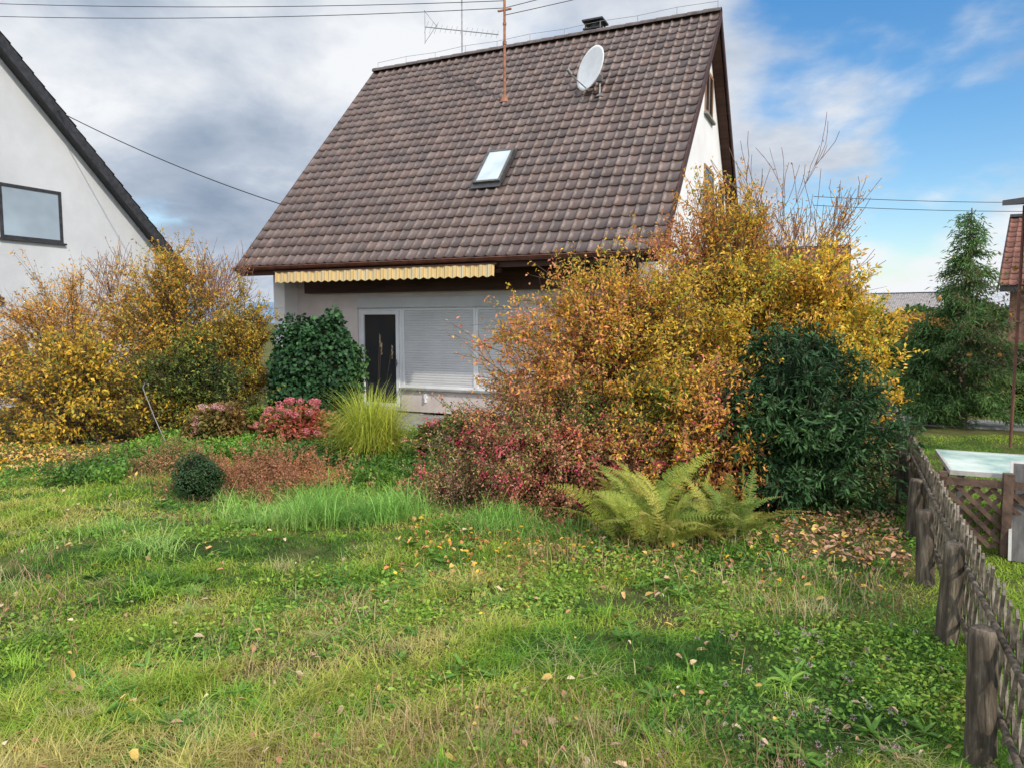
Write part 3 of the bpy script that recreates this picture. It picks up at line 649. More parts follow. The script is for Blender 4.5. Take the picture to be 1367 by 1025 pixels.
mb=MB(); mb.box((a-.03,d0-.13,.05),(b+.03,d0,.065),0,SL); mb.box((a-.04,d0,.03),(a,d1+.05,.06),0,SL); mb.box((b,d0,.03),(b+.04,d1+.05,.06),0,SL); mb.obj('flashing',[M_dark],sk)
mb=MB(); mb.box((-3.2,5.35,7.4),(-2.74,5.8,8.5)); mb.box((-3.24,5.31,8.5),(-2.7,5.84,8.6)); ch=mb.obj('chimney',[M_brick],R)
mb=MB()
for uu in (-3.15,-2.79):
    for ww in (5.4,5.75): mb.box((uu-.015,ww-.015,8.6),(uu+.015,ww+.015,8.93))
mb.box((-3.2,5.35,8.72),(-2.74,5.8,8.75)); mb.box((-3.22,5.33,8.9),(-2.72,5.82,8.94)); mb.tube([(-2.97,5.57,8.94),(-2.97,5.57,9.02)],[.12,.06],10); mb.tube([(-2.97,5.57,8.6),(-2.97,5.57,8.88)],.12,12); mb.obj('chimney_cap',[M_dark],ch)
mb=MB(); z0=ze+K*3.37
mb.tube([(-4.29,3.37,z0-.05),(-4.29,3.37,z0+3.2)],.028,10); mb.tube([(-4.29,3.37,z0-.03),(-4.29,3.37,z0+.12)],[.11,.035],12); mb.tube([(-4.29,3.37,z0+1.2),(-4.29,3.37,z0+1.26)],.045,10)
mb.tube([(-4.29,3.37,z0+1.6),(-4.29,3.37,z0+1.65)],.04,10); mb.box((-4.45,3.35,z0+1.9),(-4.13,3.39,z0+1.93))
mb.obj('service_mast',[M_rust],R)
mb=MB(); ua=-6.2; mb.tube([(ua,wr,zr+.05),(ua,wr,zr+2.0)],.018,8)
p0=Vector((ua-1.0,wr-.1,zr+.85)); p1=Vector((ua+.95,wr+.1,zr+.42)); mb.tube([p0,p1],.012,6)
for i in range(15):
    p=p0.lerp(p1,.02+i/14.5); h_=.11 if i>2 else .18; mb.tube([p+Vector((0,-.6*h_,-h_)),p+Vector((0,.6*h_,h_))],.005,5)
mb.tube([p0+Vector((0,0,-.4)),p0+Vector((0,0,.4))],.008,5); mb.tube([p0+Vector((-.02,0,-.4)),p0+Vector((.35,0,.0))],.006,5); mb.tube([p0+Vector((-.02,0,.4)),p0+Vector((.35,0,-.05))],.006,5)
mb.tube([(ua,wr,zr+1.5),(ua+1.9,wr-.0,zr+1.9)],.004,4); mb.tube([(ua-.35,wr,zr+1.75),(ua+.35,wr,zr+1.75)],.006,5)
mb.obj('aerial',[M_metal],R)
mb=MB(); pts=[(-L+.1+i*(L-.15)/10,wr,zr+.24+(.02 if i%2 else -.01)) for i in range(11)]; mb.tube(pts,.005,4)
for p in pts: mb.tube([(p[0],wr,zr+.1),p],.006,4)
mb.tube([pts[-1],(pts[-1][0]+.0,wr,zr+.4)],.005,4)
mb.obj('lightning_rod_wire',[M_metal],R)
# satellite dish
mb=MB(); Rr=.46; vs=[]; rings=8; seg=32
for off_ in (0,-.012):
    for i in range(rings+1):
        r_=Rr*i/rings
        for j in range(seg):
            t=2*PI*j/seg; vs.append((r_*math.cos(t)*.93,r_*math.sin(t),.05*(i/rings)**2+off_))
fs=[]; o=(rings+1)*seg
for i in range(rings):
    for j in range(seg):
        a_,b_,c_,d_=i*seg+j,i*seg+(j+1)%seg,(i+1)*seg+(j+1)%seg,(i+1)*seg+j
        fs.append((a_,b_,c_,d_)); fs.append((o+d_,o+c_,o+b_,o+a_))
for j in range(seg): fs.append((rings*seg+j,rings*seg+(j+1)%seg,o+rings*seg+(j+1)%seg,o+rings*seg+j))
nw=Vector((-.84,-.50,.22)).normalized()
nl=Matrix.Rotation(TH,3,'Z')@nw
zax=nl; xax=Vector((0,0,1)).cross(zax).normalized(); yax=zax.cross(xax)
MT=Matrix((xax,yax,zax)).transposed()
cen=Vector((-2.22,3.13,ze+K*3.13+.58))
mb.add([tuple(cen+MT@Vector(v)) for v in vs],fs,0,True)
dish=mb.obj('satellite_dish',[M_dish],R)
mb=MB(); ft=Vector((-2.05,3.13,ze+K*3.13)); mb.tube([ft,ft+Vector((0,0,.5)),cen-nl*.04],.022,8); mb.tube([ft,ft+Vector((.0,.0,.05))],[.1,.05],10)
mb.tube([cen-yax*.43+nl*.02,cen-yax*.3+nl*.5],.012,6); mb.tube([cen-yax*.3+nl*.46,cen-yax*.24+nl*.56],.035,8); mb.box((ft.x-.06,ft.y-.06,ft.z+.3),(ft.x+.06,ft.y+.04,ft.z+.42))
mb.obj('dish_bracket',[M_metal],dish)
mb=MB()
for i in range(14):
    for j in range(4):
        a=-8.0+i*.5; c=-.9+j*.5; mb.box((a+.004,c+.004,-.1),(a+.496,c+.496,.06+.004*((i*7+j*3)%3)))
mb.obj('terrace',[M_stone],None,bevel=.006,loc=(B[0],B[1],0),rotz=-TH,kind='structure')

# ------------------------------------------------------------------ other houses
def simple_house(name,label,origin,rotz,L,S,ze,k,wallmat,tmat,tcols,og=.3,oe=.4,wins=(),front=(),seed=1,tw=.25,lamp=None,vb=.22):
    h=root(name,origin,rotz,label,'house'); c=1/math.sqrt(1+k*k); wr=S/2; zr=ze+k*wr
    mb=MB(); mb.prism([(0.02,ze-.03),(wr,zr-.03),(S-.02,ze-.03),(S-.02,ze-.2),(wr,zr-.24),(.02,ze-.2)],-L+.03,-.03); r=mb.obj('roof',[M_dark],h)
    tile_slope('roof_tiles',tmat,-L,0,0,ze,k,wr/c-.05,1,tcols,r,seed,tw); tile_slope('roof_tiles',tmat,-L,.06,S,ze,k,wr/c-.05,-1,tcols,r,seed+1,tw)
    mb=MB(); half_round(mb,-L-.02,0,wr,zr,.13,20); mb.obj('ridge_tiles',[M_dark],r)
    for u in (-L-.035,.005):
        mb=MB(); mb.prism([(0,ze-vb),(0,ze+.02),(wr-.001,zr+.02),(wr-.001,zr-vb)],u,u+.03); mb.obj('verge_board',[M_dark],r)
        mb=MB(); mb.prism([(S,ze-vb),(S,ze+.02),(wr+.001,zr+.02),(wr+.001,zr-vb)],u,u+.03); mb.obj('verge_board',[M_dark],r)
    mb=MB(); z_=lambda w:(ze+k*w if w<=wr else ze+k*(S-w))-.2
    mb.prism([(oe,0),(S-oe,0),(S-oe,z_(S-oe)),(wr,z_(wr)-.05),(oe,z_(oe))],-L+og,-og); mb.obj('wall',[wallmat],h)
    for (w0,w1,z0,z1) in wins:
        mb=MB(); x=-og; t=.07
        mb.box((x,w0,z0),(x+.03,w0+t,z1)); mb.box((x,w1-t,z0),(x+.03,w1,z1)); mb.box((x,w0+t,z0),(x+.03,w1-t,z0+t)); mb.box((x,w0+t,z1-t),(x+.03,w1-t,z1))
        o=mb.obj('window',[M_dark],h); g=MB(); g.box((x,w0+t,z0+t),(x+.012,w1-t,z1-t)); g.obj('window_glass',[mat_glass('blind_window',(.3,.37,.43),.12)],o)
        g=MB(); g.box((x,w0-.04,z0-.04),(x+.09,w1+.04,z0)); g.obj('sill',[M_dark],o)
    for (u0,u1,z0,z1) in front:
        mb=MB(); x=oe; t=.07
        mb.box((u0,x-.03,z0),(u0+t,x,z1)); mb.box((u1-t,x-.03,z0),(u1,x,z1)); mb.box((u0+t,x-.03,z0),(u1-t,x,z0+t)); mb.box((u0+t,x-.03,z1-t),(u1-t,x,z1))
        o=mb.obj('window',[M_white],h); g=MB(); g.box((u0+t,x-.012,z0+t),(u1-t,x,z1-t)); g.obj('window_glass',[M_glass],o)
    if lamp:
        mb=MB(); mb.box((-og,lamp[0],lamp[1]),(-og+.1,lamp[0]+.16,lamp[1]+.14)); mb.box((-og,lamp[0]+.04,lamp[1]+.14),(-og+.04,lamp[0]+.12,lamp[1]+.2)); mb.obj('wall_lamp',[M_dark],h,bevel=.01)
    return h
DT=[(.03,.03,.033),(.04,.038,.04),(.022,.022,.025)]
def Wp(u,w): p=B+u*E1+w*E2; return (p[0],p[1],0)
simple_house('neighbouring_house','white rendered neighbouring house with dark tiled gable roof',Wp(-14.0,-8.15),-TH,10,11.6,3.15,1.02,M_plaster_grey,M_tile,DT,
   wins=((6.75,8.15,3.75,4.95),),seed=31,lamp=(6.55,2.3),vb=.3)
RT=[(.24,.10,.07),(.2,.085,.06),(.27,.115,.085)]
simple_house('red_roofed_house','red tiled house beyond the neighbouring garden',(23.3,18.6,0),math.radians(-38),9,7,3.1,.75,mat_noise('reddish_wall',(.2,.1,.07),(.3,.16,.11),3,.9),M_tile_red,RT,front=((-8.2,-7.2,1.2,2.4),(-6,-5,1.2,2.4)),seed=33)
simple_house('brown_roofed_house','house with brown tiled roof behind the shrubs',(14.0,30,0),math.radians(-24),9,9,2.7,.6,M_plaster,M_tile_red,[(.26,.12,.08),(.2,.1,.075)],seed=35)
simple_house('distant_house','distant white house with grey gable roof',(33,62,0),math.radians(30),9,9,2.6,.7,M_plaster,M_tile,[(.3,.28,.27),(.26,.25,.24)],wins=((2.5,3.6,1,2.2),(5,6.1,1,2.2)),seed=37)
simple_house('distant_house','distant pale house with low grey roof',(50,85,0),math.radians(-40),12,9,2.8,.6,M_plaster,M_tile,[(.3,.28,.27)],front=((-9,-8,1,2.2),(-5,-4,1,2.2)),seed=39)

# ------------------------------------------------------------------ fence
fo=.16
fs_=Vector((2.46-E2[0]*2.35+E1[0]*fo,4.0-E2[1]*2.35+E1[1]*fo,0)); FL=12.6
FN=root('lattice_fence',fs_,-TH+PI/2,'low weathered wooden lattice fence with round log posts','fence')
mb=MB(); r=np.random.default_rng(4)
hF=.66
def lath(mb,x0,x1,yo,z0,z1,hw=.02):
    a=Vector((x0,yo,z0)); b=Vector((x1,yo,z1)); d=(b-a).normalized(); s=Vector((d.z,0,-d.x))*hw
    vs=[]
    for y_ in (yo-.006,yo+.006):
        for p,e in ((a,-1),(a,1),(b,1),(b,-1)): q=p+s*e; vs.append((q.x,y_,q.z))
    mb.add(vs,[(0,1,2,3),(7,6,5,4),(0,4,5,1),(1,5,6,2),(2,6,7,3),(3,7,4,0)])
x=0
while x<FL:
    lath(mb,x+r.normal()*.006,x+.26+r.normal()*.008,-.009,.03,hF+r.normal()*.015,.0125); lath(mb,x+.26+r.normal()*.006,x+r.normal()*.008,.009,.03,hF+r.normal()*.015,.0125); x+=.14
mb.obj('lattice',[M_lath],FN)
mb=MB(); mb.tube([(0,.034,.16),(FL+.3,.034,.16)],.016,8); mb.tube([(0,.034,.5),(FL+.3,.034,.5)],.016,8); mb.obj('rails',[M_oldwood],FN)
def post_mesh():
    m=MB(); k=18; zs=[-.1,.1,.2,.3,.4,.5,.55,.575,.578]; rs=[.062,.06,.059,.058,.057,.056,.055,.048,.025]; vs=[]
    for z_,q in zip(zs,rs):
        for j in range(k):
            t=2*PI*j/k; qq=q*(1+.06*math.sin(3*t+z_*2)+.025*math.sin(7*t)+.03*r.normal()); vs.append((qq*math.cos(t),qq*math.sin(t),z_))
    fs2=[]
    for i in range(len(zs)-1):
        for j in range(k): fs2.append((i*k+j,i*k+(j+1)%k,(i+1)*k+(j+1)%k,(i+1)*k+j))
    m.add(vs,fs2,0,True); m.add(vs[-k:],[tuple(range(k))]); return m
p0=post_mesh().obj('post',[M_oldwood],FN); 
for i in range(10):
    p=p0 if i==0 else p0.copy()
    if i: COL.objects.link(p)
    p.parent=FN; p.location=(1.28+(i)*1.2,.11,r.normal()*.02); p.rotation_euler=(r.normal()*.03,r.normal()*.03,r.uniform(0,6)); p.scale=(1,1,1+r.normal()*.04)

# ------------------------------------------------------------------ neighbour yard
lp=root('trellis_fence',(3.62,5.95,0),-TH,'brown diagonal wooden trellis between dark posts','fence')
mb=MB()
for i in range(-5,22):
    for sg in (1,-1):
        xa,za,xb,zb=i*.12,.05,i*.12+.5*sg,.55
        dx=xb-xa; ta,tb=sorted(((0-xa)/dx,(1.9-xa)/dx)); t0,t1=max(0,ta),min(1,tb)
        if t1-t0<.08: continue
        lath(mb,xa+dx*t0,xa+dx*t1,.01*sg,za+.5*t0,za+.5*t1,.018)
M_rw=mat_noise('reddish_brown_wood',(.05,.03,.022),(.16,.1,.07),6,.85,.4,30)
mb.obj('lattice',[M_rw],lp)
mb=MB(); mb.box((-.03,-.03,0),(.03,.03,.66)); mb.box((.42,-.05,0),(.49,.03,.68)); mb.box((1.87,-.03,0),(1.93,.03,.66)); mb.box((-.03,-.03,.555),(1.93,-.022,.62)); mb.box((.49,-.045,.03),(1.87,-.03,.08)); mb.obj('frame',[M_rw],lp)
tb=root('garden_table',(4.25,7.1,0),-TH,'weathered white green panel table with metal frame','table')
mb=MB(); mb.box((0,-1.1,.62),(2.2,0,.635)); mb.obj('table_top',[mat_noise('stained_panel',(.2,.32,.28),(.6,.63,.57),2.2,.85,0,c3=(.42,.5,.44),spec=.03)],tb)
mb=MB(); mb.box((-.02,-1.12,.6),(2.22,-1.1,.638)); mb.box((-.02,0,.6),(2.22,.02,.638)); mb.box((-.02,-1.1,.6),(0,0,.638)); mb.box((2.2,-1.1,.6),(2.22,0,.638)); mb.obj('frame',[mat_noise('aluminium_wood',(.3,.27,.22),(.5,.47,.42),6,.5)],tb)
for i,(xx,yy_) in enumerate(((.05,-1.05),(2.1,-1.05),(.05,-.1),(2.1,-.1))):
    m=MB(); m.box((xx,yy_,0),(xx+.05,yy_+.05,.6)); m.obj('leg',[M_metal],tb)
bd=MB(); 
def bx_(u,d,n): return (u,.35*d+.9*n,d*.93-n*.35)
bd.box((0,0,0),(.55,.80,.012),0,bx_); bd.box((-.022,0,.0),(0,.82,.025),1,bx_); bd.box((0,.80,.0),(.55,.82,.025),1,bx_)
bd.obj('leaning_board',[mat_noise('grey_board',(.07,.065,.06),(.16,.15,.14),4,.8,.2,stretch=(4,1,1)),mat_noise('board_edge',(.4,.38,.34),(.55,.53,.5),6,.7)],None,loc=(4.0,5.62,0),rotz=-TH-.1,label='grey weathered board leaning against a trellis',category='board')
cp=root('canopy',(6.75,8.9,0),-TH,'dark edged lean-to canopy roof on thin posts','canopy')
mb=MB(); 
mb.prism([(-.5,3.32),(2.6,3.7),(2.6,3.78),(-.5,3.40)],-.25,3.2); mb.obj('roof',[M_dark],cp)
mb=MB(); mb.box((-.28,-.52,3.36),(3.2,-.5,3.42)); mb.obj('fascia',[M_white],cp)
M_post=mat_noise('red_brown_post',(.1,.04,.03),(.18,.08,.055),6,.7)
for (uu,ww,hh) in ((.1,0,3.36),(-.05,2.1,3.62)):
    m=MB(); m.tube([(uu,ww,0),(uu,ww,hh)],.022,10); m.obj('post',[M_post],cp)
pt=root('plant_pot',(-4.0,11.35,0),0,'round terracotta pot with a small leafy plant','plant pot')
mb=MB(); k=20; prof=[(.0,.0),(.13,.0),(.18,.24),(.2,.24),(.2,.29),(.17,.29),(.16,.25),(.0,.25)]; vs=[]
for r_,z_ in prof:
    for j in range(k): vs.append((r_*math.cos(2*PI*j/k),r_*math.sin(2*PI*j/k),z_))
mb.add(vs,[(i*k+j,i*k+(j+1)%k,(i+1)*k+(j+1)%k,(i+1)*k+j) for i in range(len(prof)-1) for j in range(k)],0,True); mb.obj('pot',[M_terra],pt)
n=420; P=np.stack([rng.normal(size=n)*.09,rng.normal(size=n)*.09,.25+rng.uniform(0,.3,n)],1)
V,F,kk=leaves_geo(P,rnd3(n)+[0,0,.5],rnd3(n)*.4+[0,0,1],.08,.04,hexa=True); obj_np('foliage',V,F,M_leaf,np.repeat(pal(P,[GR,MG,(.4,.15,.05)],3,.5,3),kk,0),parent=pt)
mb=MB(); mb.tube([(0,0,0),(-.22,0,.55),(-.36,0,.95)],.008,6); mb.tube([(-.36,0,.95),(-.33,0,1.02),(-.27,0,1.0)],.008,6); mb.obj('garden_stake',[M_metal],None,loc=(-5.0,10.4,0),label='thin bent metal garden stake in the flower bed',category='stake')

# ------------------------------------------------------------------ trees
def branch_tree(seed,base,h,lev,spread,r0,up=.25,nb=4):
    r=np.random.default_rng(seed); A=[];Bq=[];R0=[];R1=[];tips=[]
    def rec(p,d,l,rad,k):
        n=4; q=p
        for i in range(n):
            d=d+r.normal(size=3)*.13+np.array([0,0,up*.25]); d/=np.linalg.norm(d); e=q+d*l/n
            A.append(q);Bq.append(e);R0.append(rad*(1-.5*i/n));R1.append(rad*(1-.5*(i+1)/n)); q=e
            if k<=2: tips.append(e)
            if k>0 and i>0:
                for _ in range(nb-2 if i<n-1 else nb-1):
                    a=r.normal(size=3); a-=a@d*d; a/=np.linalg.norm(a)
                    rec(e,d*(1-spread)+a*spread,l*r.uniform(.5,.75),rad*(1-.5*(i+1)/n)*.6,k-1)
    rec(np.array(base,float),np.array([0,0,1.]),h,r0,lev)
    return np.array(A),np.array(Bq),np.array(R0),np.array(R1),np.array(tips)
M_redtwig=mat_noise('reddish_twig',(.12,.06,.045),(.26,.15,.11),6,.85)
for (bx,by,hh_,sd,lb,nn) in ((3.45,10.1,1.85,3,'bare twiggy shrub with few orange leaves beside gable',2600),(3.1,9.9,1.8,5,'bare upright twigs with orange leaves behind shrub',2600),(3.75,10.2,1.65,8,'bare upright twigs with orange leaves behind shrub',1800),(-6.0,13.4,1.6,13,'bare arching twigs with few yellow leaves',900),(-7.4,13.5,1.5,14,'bare arching twigs with few yellow leaves',900)):
    A,Bq,R0,R1,tp=branch_tree(sd,(bx,by,0),hh_,3,.37,.026,.8)
    rt=root('twiggy_shrub',(bx,by,0),0,lb,'shrub'); V,F=segs_geo(A,Bq,np.maximum(R0*.8,.004),np.maximum(R1*.8,.003),4); obj_np('branches',V,F,M_redtwig,parent=rt,origin=(bx,by,0))
    n=nn; P=tp[rng.integers(0,len(tp),n)]+rng.normal(size=(n,3))*.03; k=rng.uniform(size=n)<np.clip(1.6-P[:,2]/2.8,.07,1); P=P[k]; n=len(P)
    V,F,kk=leaves_geo(P,rnd3(n),rnd3(n),.05,.024); obj_np('foliage',V,F,M_leaf,np.repeat(pal(P,[RO,OR,Y,OR],2,.5,3),kk,0),parent=rt,origin=(bx,by,0))
def conifer(cx,cy,h,R,seed,label,n_br=150,pw=.75):
    r=np.random.default_rng(seed); A=[];Bq=[];P=[];D=[]
    for i in range(n_br):
        z=h*(.05+.93*(i/n_br)**.9); rad=R*(1-z/h)**pw*r.uniform(.5,1.2)+.06; az=r.uniform(0,2*PI); d=np.array([math.cos(az),math.sin(az),0])
        p=np.array([cx,cy,z]); 
        prev=p
        for s in np.linspace(.1,1,9):
            e=p+d*rad*s+np.array([0,0,1])*(rad*(.25*s-.38*s*s)); A.append(prev);Bq.append(e); prev=e
            m=int(26*(.5+s)*min(1,rad)); 
            o=r.normal(size=(m,3))*np.array([.08,.08,.04]); P.append(e+o); D.append(d*.7+r.normal(size=(m,3))*.5-np.array([0,0,.45]))
    P=np.concatenate(P);D=np.concatenate(D);n=len(P); V,F,kk=leaves_geo(P,D,rnd3(n)*.6+[0,0,.8],r.uniform(.07,.15,n),.022)
    C=np.repeat(pal(P,[(.06,.13,.045),(.1,.2,.06),(.16,.29,.08),(.25,.38,.1)],1.5,.5,seed),kk,0)
    rt=root('conifer_tree',(cx,cy,0),0,label,'tree'); o=(cx,cy,0)
    obj_np('crown',V,F,M_leaf,C,parent=rt,origin=o)
    V,F=segs_geo(np.array(A+[[cx,cy,0]]),np.array(Bq+[[cx,cy,h]]),np.array([.012]*len(A)+[.11]),np.array([.008]*len(A)+[.01]),6); obj_np('trunk',V,F,M_bark,parent=rt,origin=o)
conifer(8.3,13.2,3.95,1.0,3,'green spruce in the neighbouring garden',150,1.0)
conifer(7.7,13.4,2.0,.7,7,'low bushy green conifer beside the spruce',100)
A,Bq,R0,R1,tp=branch_tree(29,(9.35,11.9,0),1.9,4,.62,.06,.12)
o=(9.35,11.9,0); rt=root('apple_tree',o,0,'bare gnarled apple tree with orange fruit','tree'); V,F=segs_geo(A,Bq,R0*.8,R1*.6,5); obj_np('trunk',V,F,M_bark,parent=rt,origin=o)
n=1800; P=tp[rng.integers(0,len(tp),n)]+rng.normal(size=(n,3))*.06; V,F,kk=leaves_geo(P,rnd3(n),rnd3(n),.07,.035); obj_np('crown',V,F,M_dead,np.repeat(pal(P,[(.1,.07,.05),(.2,.12,.06),(.16,.16,.05),(.4,.22,.07)],2,.5,3),kk,0),parent=rt,origin=o)
n=24; c=tp[rng.integers(0,len(tp),n)]-[0,0,.06]; P=np.repeat(c,60,0); oo=rnd3(len(P)); V,F,kk=leaves_geo(P+oo*.033,np.cross(oo,rnd3(len(P))),oo,.03,.03,fold=0,curl=.2); obj_np('fruit',V,F,M_gloss,np.repeat(pal(P,[(.6,.26,.04),(.65,.38,.06)],3,.5,3),kk,0),parent=rt,origin=o)
def hedge(name,label,x0,y0,x1,y1,wd,h,n,cols,L=.05,W=.03):
    cx,cy=(x0+x1)/2,(y0+y1)/2; ln=math.hypot(x1-x0,y1-y0); a=math.atan2(y1-y0,x1-x0)
    u=rng.uniform(-.5,.5,n)*ln; v=rng.uniform(-.5,.5,n)*wd; z=rng.uniform(0,1,n)*h; f=rng.integers(0,3,n)
    v=np.where(f==0,np.sign(v)*wd*.5,v); z=np.where(f==1,h,z); v=np.where(f==2,-wd*.5,v)
    P=np.stack([u,v,z],1)+rng.normal(size=(n,3))*.035; P[:,2]=np.maximum(P[:,2],.02)
    V,F,kk=leaves_geo(P,rnd3(n),rnd3(n),L,W); C=np.repeat(pal(P,cols,2,.5,5),kk,0)
    rt=root(name,(cx,cy,0),a,label,'hedge'); mb=MB(); mb.box((-ln/2+.05,-wd/2+.06,0),(ln/2-.05,wd/2-.06,h-.06)); mb.obj('stems',[M_core],rt,bevel=.03)  # inner box is a dark filler, hedge's interior shade painted in
    obj_np('foliage',V,F,M_leaf,C,parent=rt)
hedge('hedge','low clipped green hedge beyond the path',6.6,16.2,12.5,13.9,.7,.8,14000,[GR,MG,(.25,.36,.07),MG])
hedge('hedge','tall trimmed hedge at the garden boundary',9.5,22,22,19,1.0,1.2,16000,[DG,GR,(.12,.19,.06)],.09,.05)
def round_tree(cx,cy,h,R,seed,cols,label='leafy tree in the distance'):
    n=3500; d=rnd3(n); rr=(1+.2*fn(d,3,seed,3))*rng.uniform(.55,1,n); P=np.stack([cx+d[:,0]*R*rr,cy+d[:,1]*R*rr,h*.6+d[:,2]*h*.4*rr],1)
    V,F,kk=leaves_geo(P,rnd3(n),rnd3(n),R*.16,R*.1); o=(cx,cy,0); rt=root('leafy_tree',o,0,label,'tree'); obj_np('crown',V,F,M_leaf,np.repeat(pal(P,cols,.6,.5,seed),kk,0),parent=rt,origin=o)
    A,Bq,R0,R1,tp=branch_tree(seed,o,h*.5,2,.5,h*.025); V,F=segs_geo(A,Bq,R0,R1,5); obj_np('trunk',V,F,M_bark,parent=rt,origin=o)
for i,(a_,b_,h_,R_) in enumerate(((22,46,2.8,2.2),(29,52,2.4,2.0),(40,70,3.4,3),(60,95,4.6,4),(26,80,2.8,3.0),(35,58,2.6,2.4))):
    round_tree(a_,b_,h_,R_,60+i,[[DG,GR,MG],[(.15,.13,.04),(.35,.22,.06),OR],[DG,(.07,.11,.04),GR]][i%3])
a=np.linspace(-PI*.15,PI*1.15,160); rad=1300; top=20+14*np.sin(a*7+1)+9*np.sin(a*17)+5*np.sin(a*41)
V=np.concatenate([np.stack([rad*np.cos(a),rad*np.sin(a),-5+0*a],1),np.stack([(rad+300)*np.cos(a),(rad+300)*np.sin(a),top],1)]); n=len(a)
F=np.array([[i,i+1,n+i+1,n+i] for i in range(n-1)])
obj_np('hills',V,F,M_hill,kind='structure',smooth=True)
mb=MB(); mb.box((-1.5,-.7,-.1),(9,.5,.02)); mb.obj('path',[M_stone],None,loc=(7.0,14.3,0),rotz=-TH,kind='structure')

# ------------------------------------------------------------------ cables
def cable(name,label,pts,sag,r=.008,n=24):
    mb=MB(); a,b=Vector(pts[0]),Vector(pts[1]); P=[]
    for i in range(n+1):
        t=i/n; p=a.lerp(b,t); p.z-=sag*4*t*(1-t); P.append(p)
    mb.tube(P,r,5); mb.obj(name,[M_cable],None,label=label,category='cable',group='overhead cables')
def HW(u,w,z): p=B+u*E1+w*E2; return (p[0],p[1],z)
cable('overhead_cable','thin black cable strung between two houses',(HW(-14.0,-.2,6.75),HW(-8.82,1.34,4.5)),.12,.011)
mt=HW(-4.29,3.37,8.65)
cable('overhead_cable','thin overhead cable running to the rusty roof mast',((-26,20,10.9),mt),.5)
cable('overhead_cable','thin overhead cable running to the rusty roof mast',((-26,20,11.25),(mt[0],mt[1],8.8)),.45)
cable('overhead_cable','thin overhead cable running to the rusty roof mast',((-26,20,11.6),(mt[0],mt[1],8.95)),.35)
cable('overhead_cable','overhead cable leaving the rusty roof mast',(mt,(14,16.5,13.0)),.2)
cable('overhead_cable','overhead cable leaving the rusty roof mast',((mt[0],mt[1],8.5),(14,16.5,12.4)),.2)
cable('overhead_cable','thin overhead cable in front of distant clouds',((14,34,7.7),(45,40,9.2)),.5,.015)
cable('overhead_cable','thin overhead cable in front of distant clouds',((14,34,7.3),(45,40,8.7)),.5,.015)

# ------------------------------------------------------------------ world, sun, camera
w=bpy.data.worlds.new('World'); scene.world=w; w.use_nodes=True; nt=w.node_tree; N_=nt.nodes; Lk=nt.links
bg=N_['Background']
SE=math.radians(36); SR=math.atan2(.62,-.78)
sky=N_.new('ShaderNodeTexSky'); sky.sky_type='NISHITA'; sky.sun_disc=False; sky.sun_elevation=SE; sky.sun_rotation=SR
hs=N_.new('ShaderNodeHueSaturation'); hs.inputs['Saturation'].default_value=1.4; hs.inputs['Value'].default_value=1.9; Lk.new(sky.outputs[0],hs.inputs['Color'])
tc=N_.new('ShaderNodeTexCoord'); sp=N_.new('ShaderNodeSeparateXYZ'); Lk.new(tc.outputs['Generated'],sp.inputs[0])
def mth(op,a,b=None,c=None,clamp=False):
    m=N_.new('ShaderNodeMath'); m.operation=op; m.use_clamp=clamp
    for i,v in enumerate((a,b,c)):
        if v is None: continue
        if isinstance(v,(int,float)): m.inputs[i].default_value=v
        else: Lk.new(v,m.inputs[i])
    return m.outputs[0]
def mr(v,a,b,c=0,d=1):
    m=N_.new('ShaderNodeMapRange'); m.interpolation_type='SMOOTHSTEP'; Lk.new(v,m.inputs[0])
    for i,q in enumerate((a,b,c,d)): m.inputs[i+1].default_value=q
    return m.outputs[0]
X_,Y_,Z_=sp.outputs
zz=mth('ADD',mth('MAXIMUM',Z_,0),.32)
cx_=mth('DIVIDE',X_,zz); cy_=mth('DIVIDE',Y_,zz)
cb=N_.new('ShaderNodeCombineXYZ'); Lk.new(cx_,cb.inputs[0]); Lk.new(cy_,cb.inputs[1])
def noise(scale,off,detail=9,rough=.55,dist=.0):
    mp=N_.new('ShaderNodeMapping'); mp.inputs['Location'].default_value=off; Lk.new(cb.outputs[0],mp.inputs['Vector'])
    n=N_.new('ShaderNodeTexNoise'); n.inputs['Scale'].default_value=scale; n.inputs['Detail'].default_value=detail; n.inputs['Roughness'].default_value=rough; n.inputs['Distortion'].default_value=dist
    Lk.new(mp.outputs[0],n.inputs['Vector']); return n.outputs['Fac']
nA=noise(1.5,(3.1,1.7,0),10,.55,.2); nB=noise(1.9,(7.3,4.2,2),9,.55,.2)
az=mth('DIVIDE',X_,mth('MAXIMUM',Y_,.1))
right=mr(az,.22,.40)
low=mr(Z_,.20,.05)
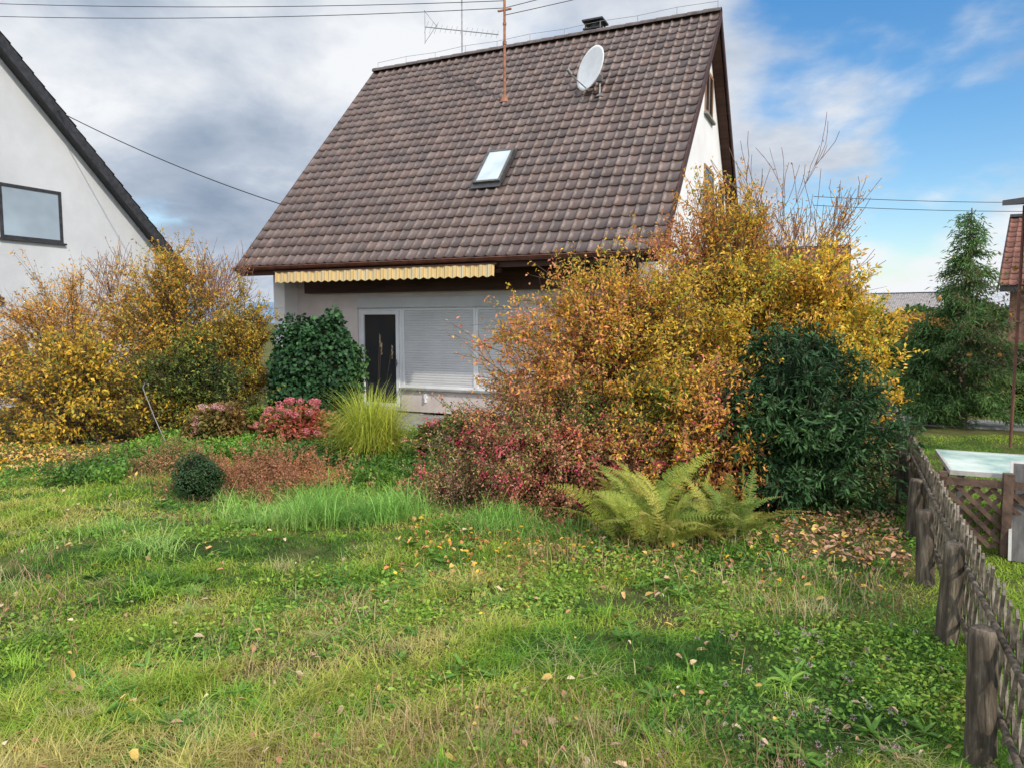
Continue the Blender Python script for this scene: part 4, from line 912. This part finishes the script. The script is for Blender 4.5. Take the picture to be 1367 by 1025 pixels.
bias=mth('ADD',mth('MULTIPLY',right,-.27),.21); bias=mth('ADD',bias,mth('MULTIPLY',mth('MULTIPLY',low,right),.24))
cov=mth('ADD',nA,bias); fac=mr(cov,.45,.62)
br=mth('ADD',nB,mth('MULTIPLY',mr(Z_,.12,.36),.10)); br=mth('ADD',br,mth('MULTIPLY',mth('MULTIPLY',low,right),.2))
cr=N_.new('ShaderNodeValToRGB'); e=cr.color_ramp.elements; e[0].position=.34; e[0].color=(.29,.37,.49,1); e[1].position=.68; e[1].color=(.92,.94,.97,1)
x=e.new(.5); x.color=(.5,.57,.68,1)
Lk.new(br,cr.inputs['Fac'])
lift=mth('ADD',mth('MULTIPLY',mr(Z_,.5,.8),14.0),10.0); lift=mth('ADD',lift,mth('MULTIPLY',mr(Y_,.15,-.25),12.0))  # unseen clouds overhead and behind camera brightened, added fill for ambient light
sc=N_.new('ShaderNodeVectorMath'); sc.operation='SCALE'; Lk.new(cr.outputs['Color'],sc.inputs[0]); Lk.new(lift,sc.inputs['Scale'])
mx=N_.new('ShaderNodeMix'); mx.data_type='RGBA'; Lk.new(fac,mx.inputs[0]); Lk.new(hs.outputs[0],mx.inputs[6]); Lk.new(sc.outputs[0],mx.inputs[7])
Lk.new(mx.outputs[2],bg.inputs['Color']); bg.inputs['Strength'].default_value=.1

sl=bpy.data.lights.new('sun','SUN'); sl.energy=3.4; sl.angle=math.radians(1.0); sl.color=(1,.92,.79)
so=bpy.data.objects.new('sun',sl); COL.objects.link(so)
S=Vector((math.sin(SR)*math.cos(SE),math.cos(SR)*math.cos(SE),math.sin(SE)))
so.rotation_euler=S.to_track_quat('Z','Y').to_euler()

cam=bpy.data.cameras.new('camera'); cam.sensor_width=36; cam.lens=36*960/1367; cam.clip_end=6000; cam.clip_start=.05
co=bpy.data.objects.new('camera',cam); COL.objects.link(co); co.location=(0,0,EYE); co.rotation_euler=(math.radians(90-4.9),0,0)
scene.camera=co
scene.view_settings.view_transform='Standard'
try: scene.view_settings.look='None'
except: pass
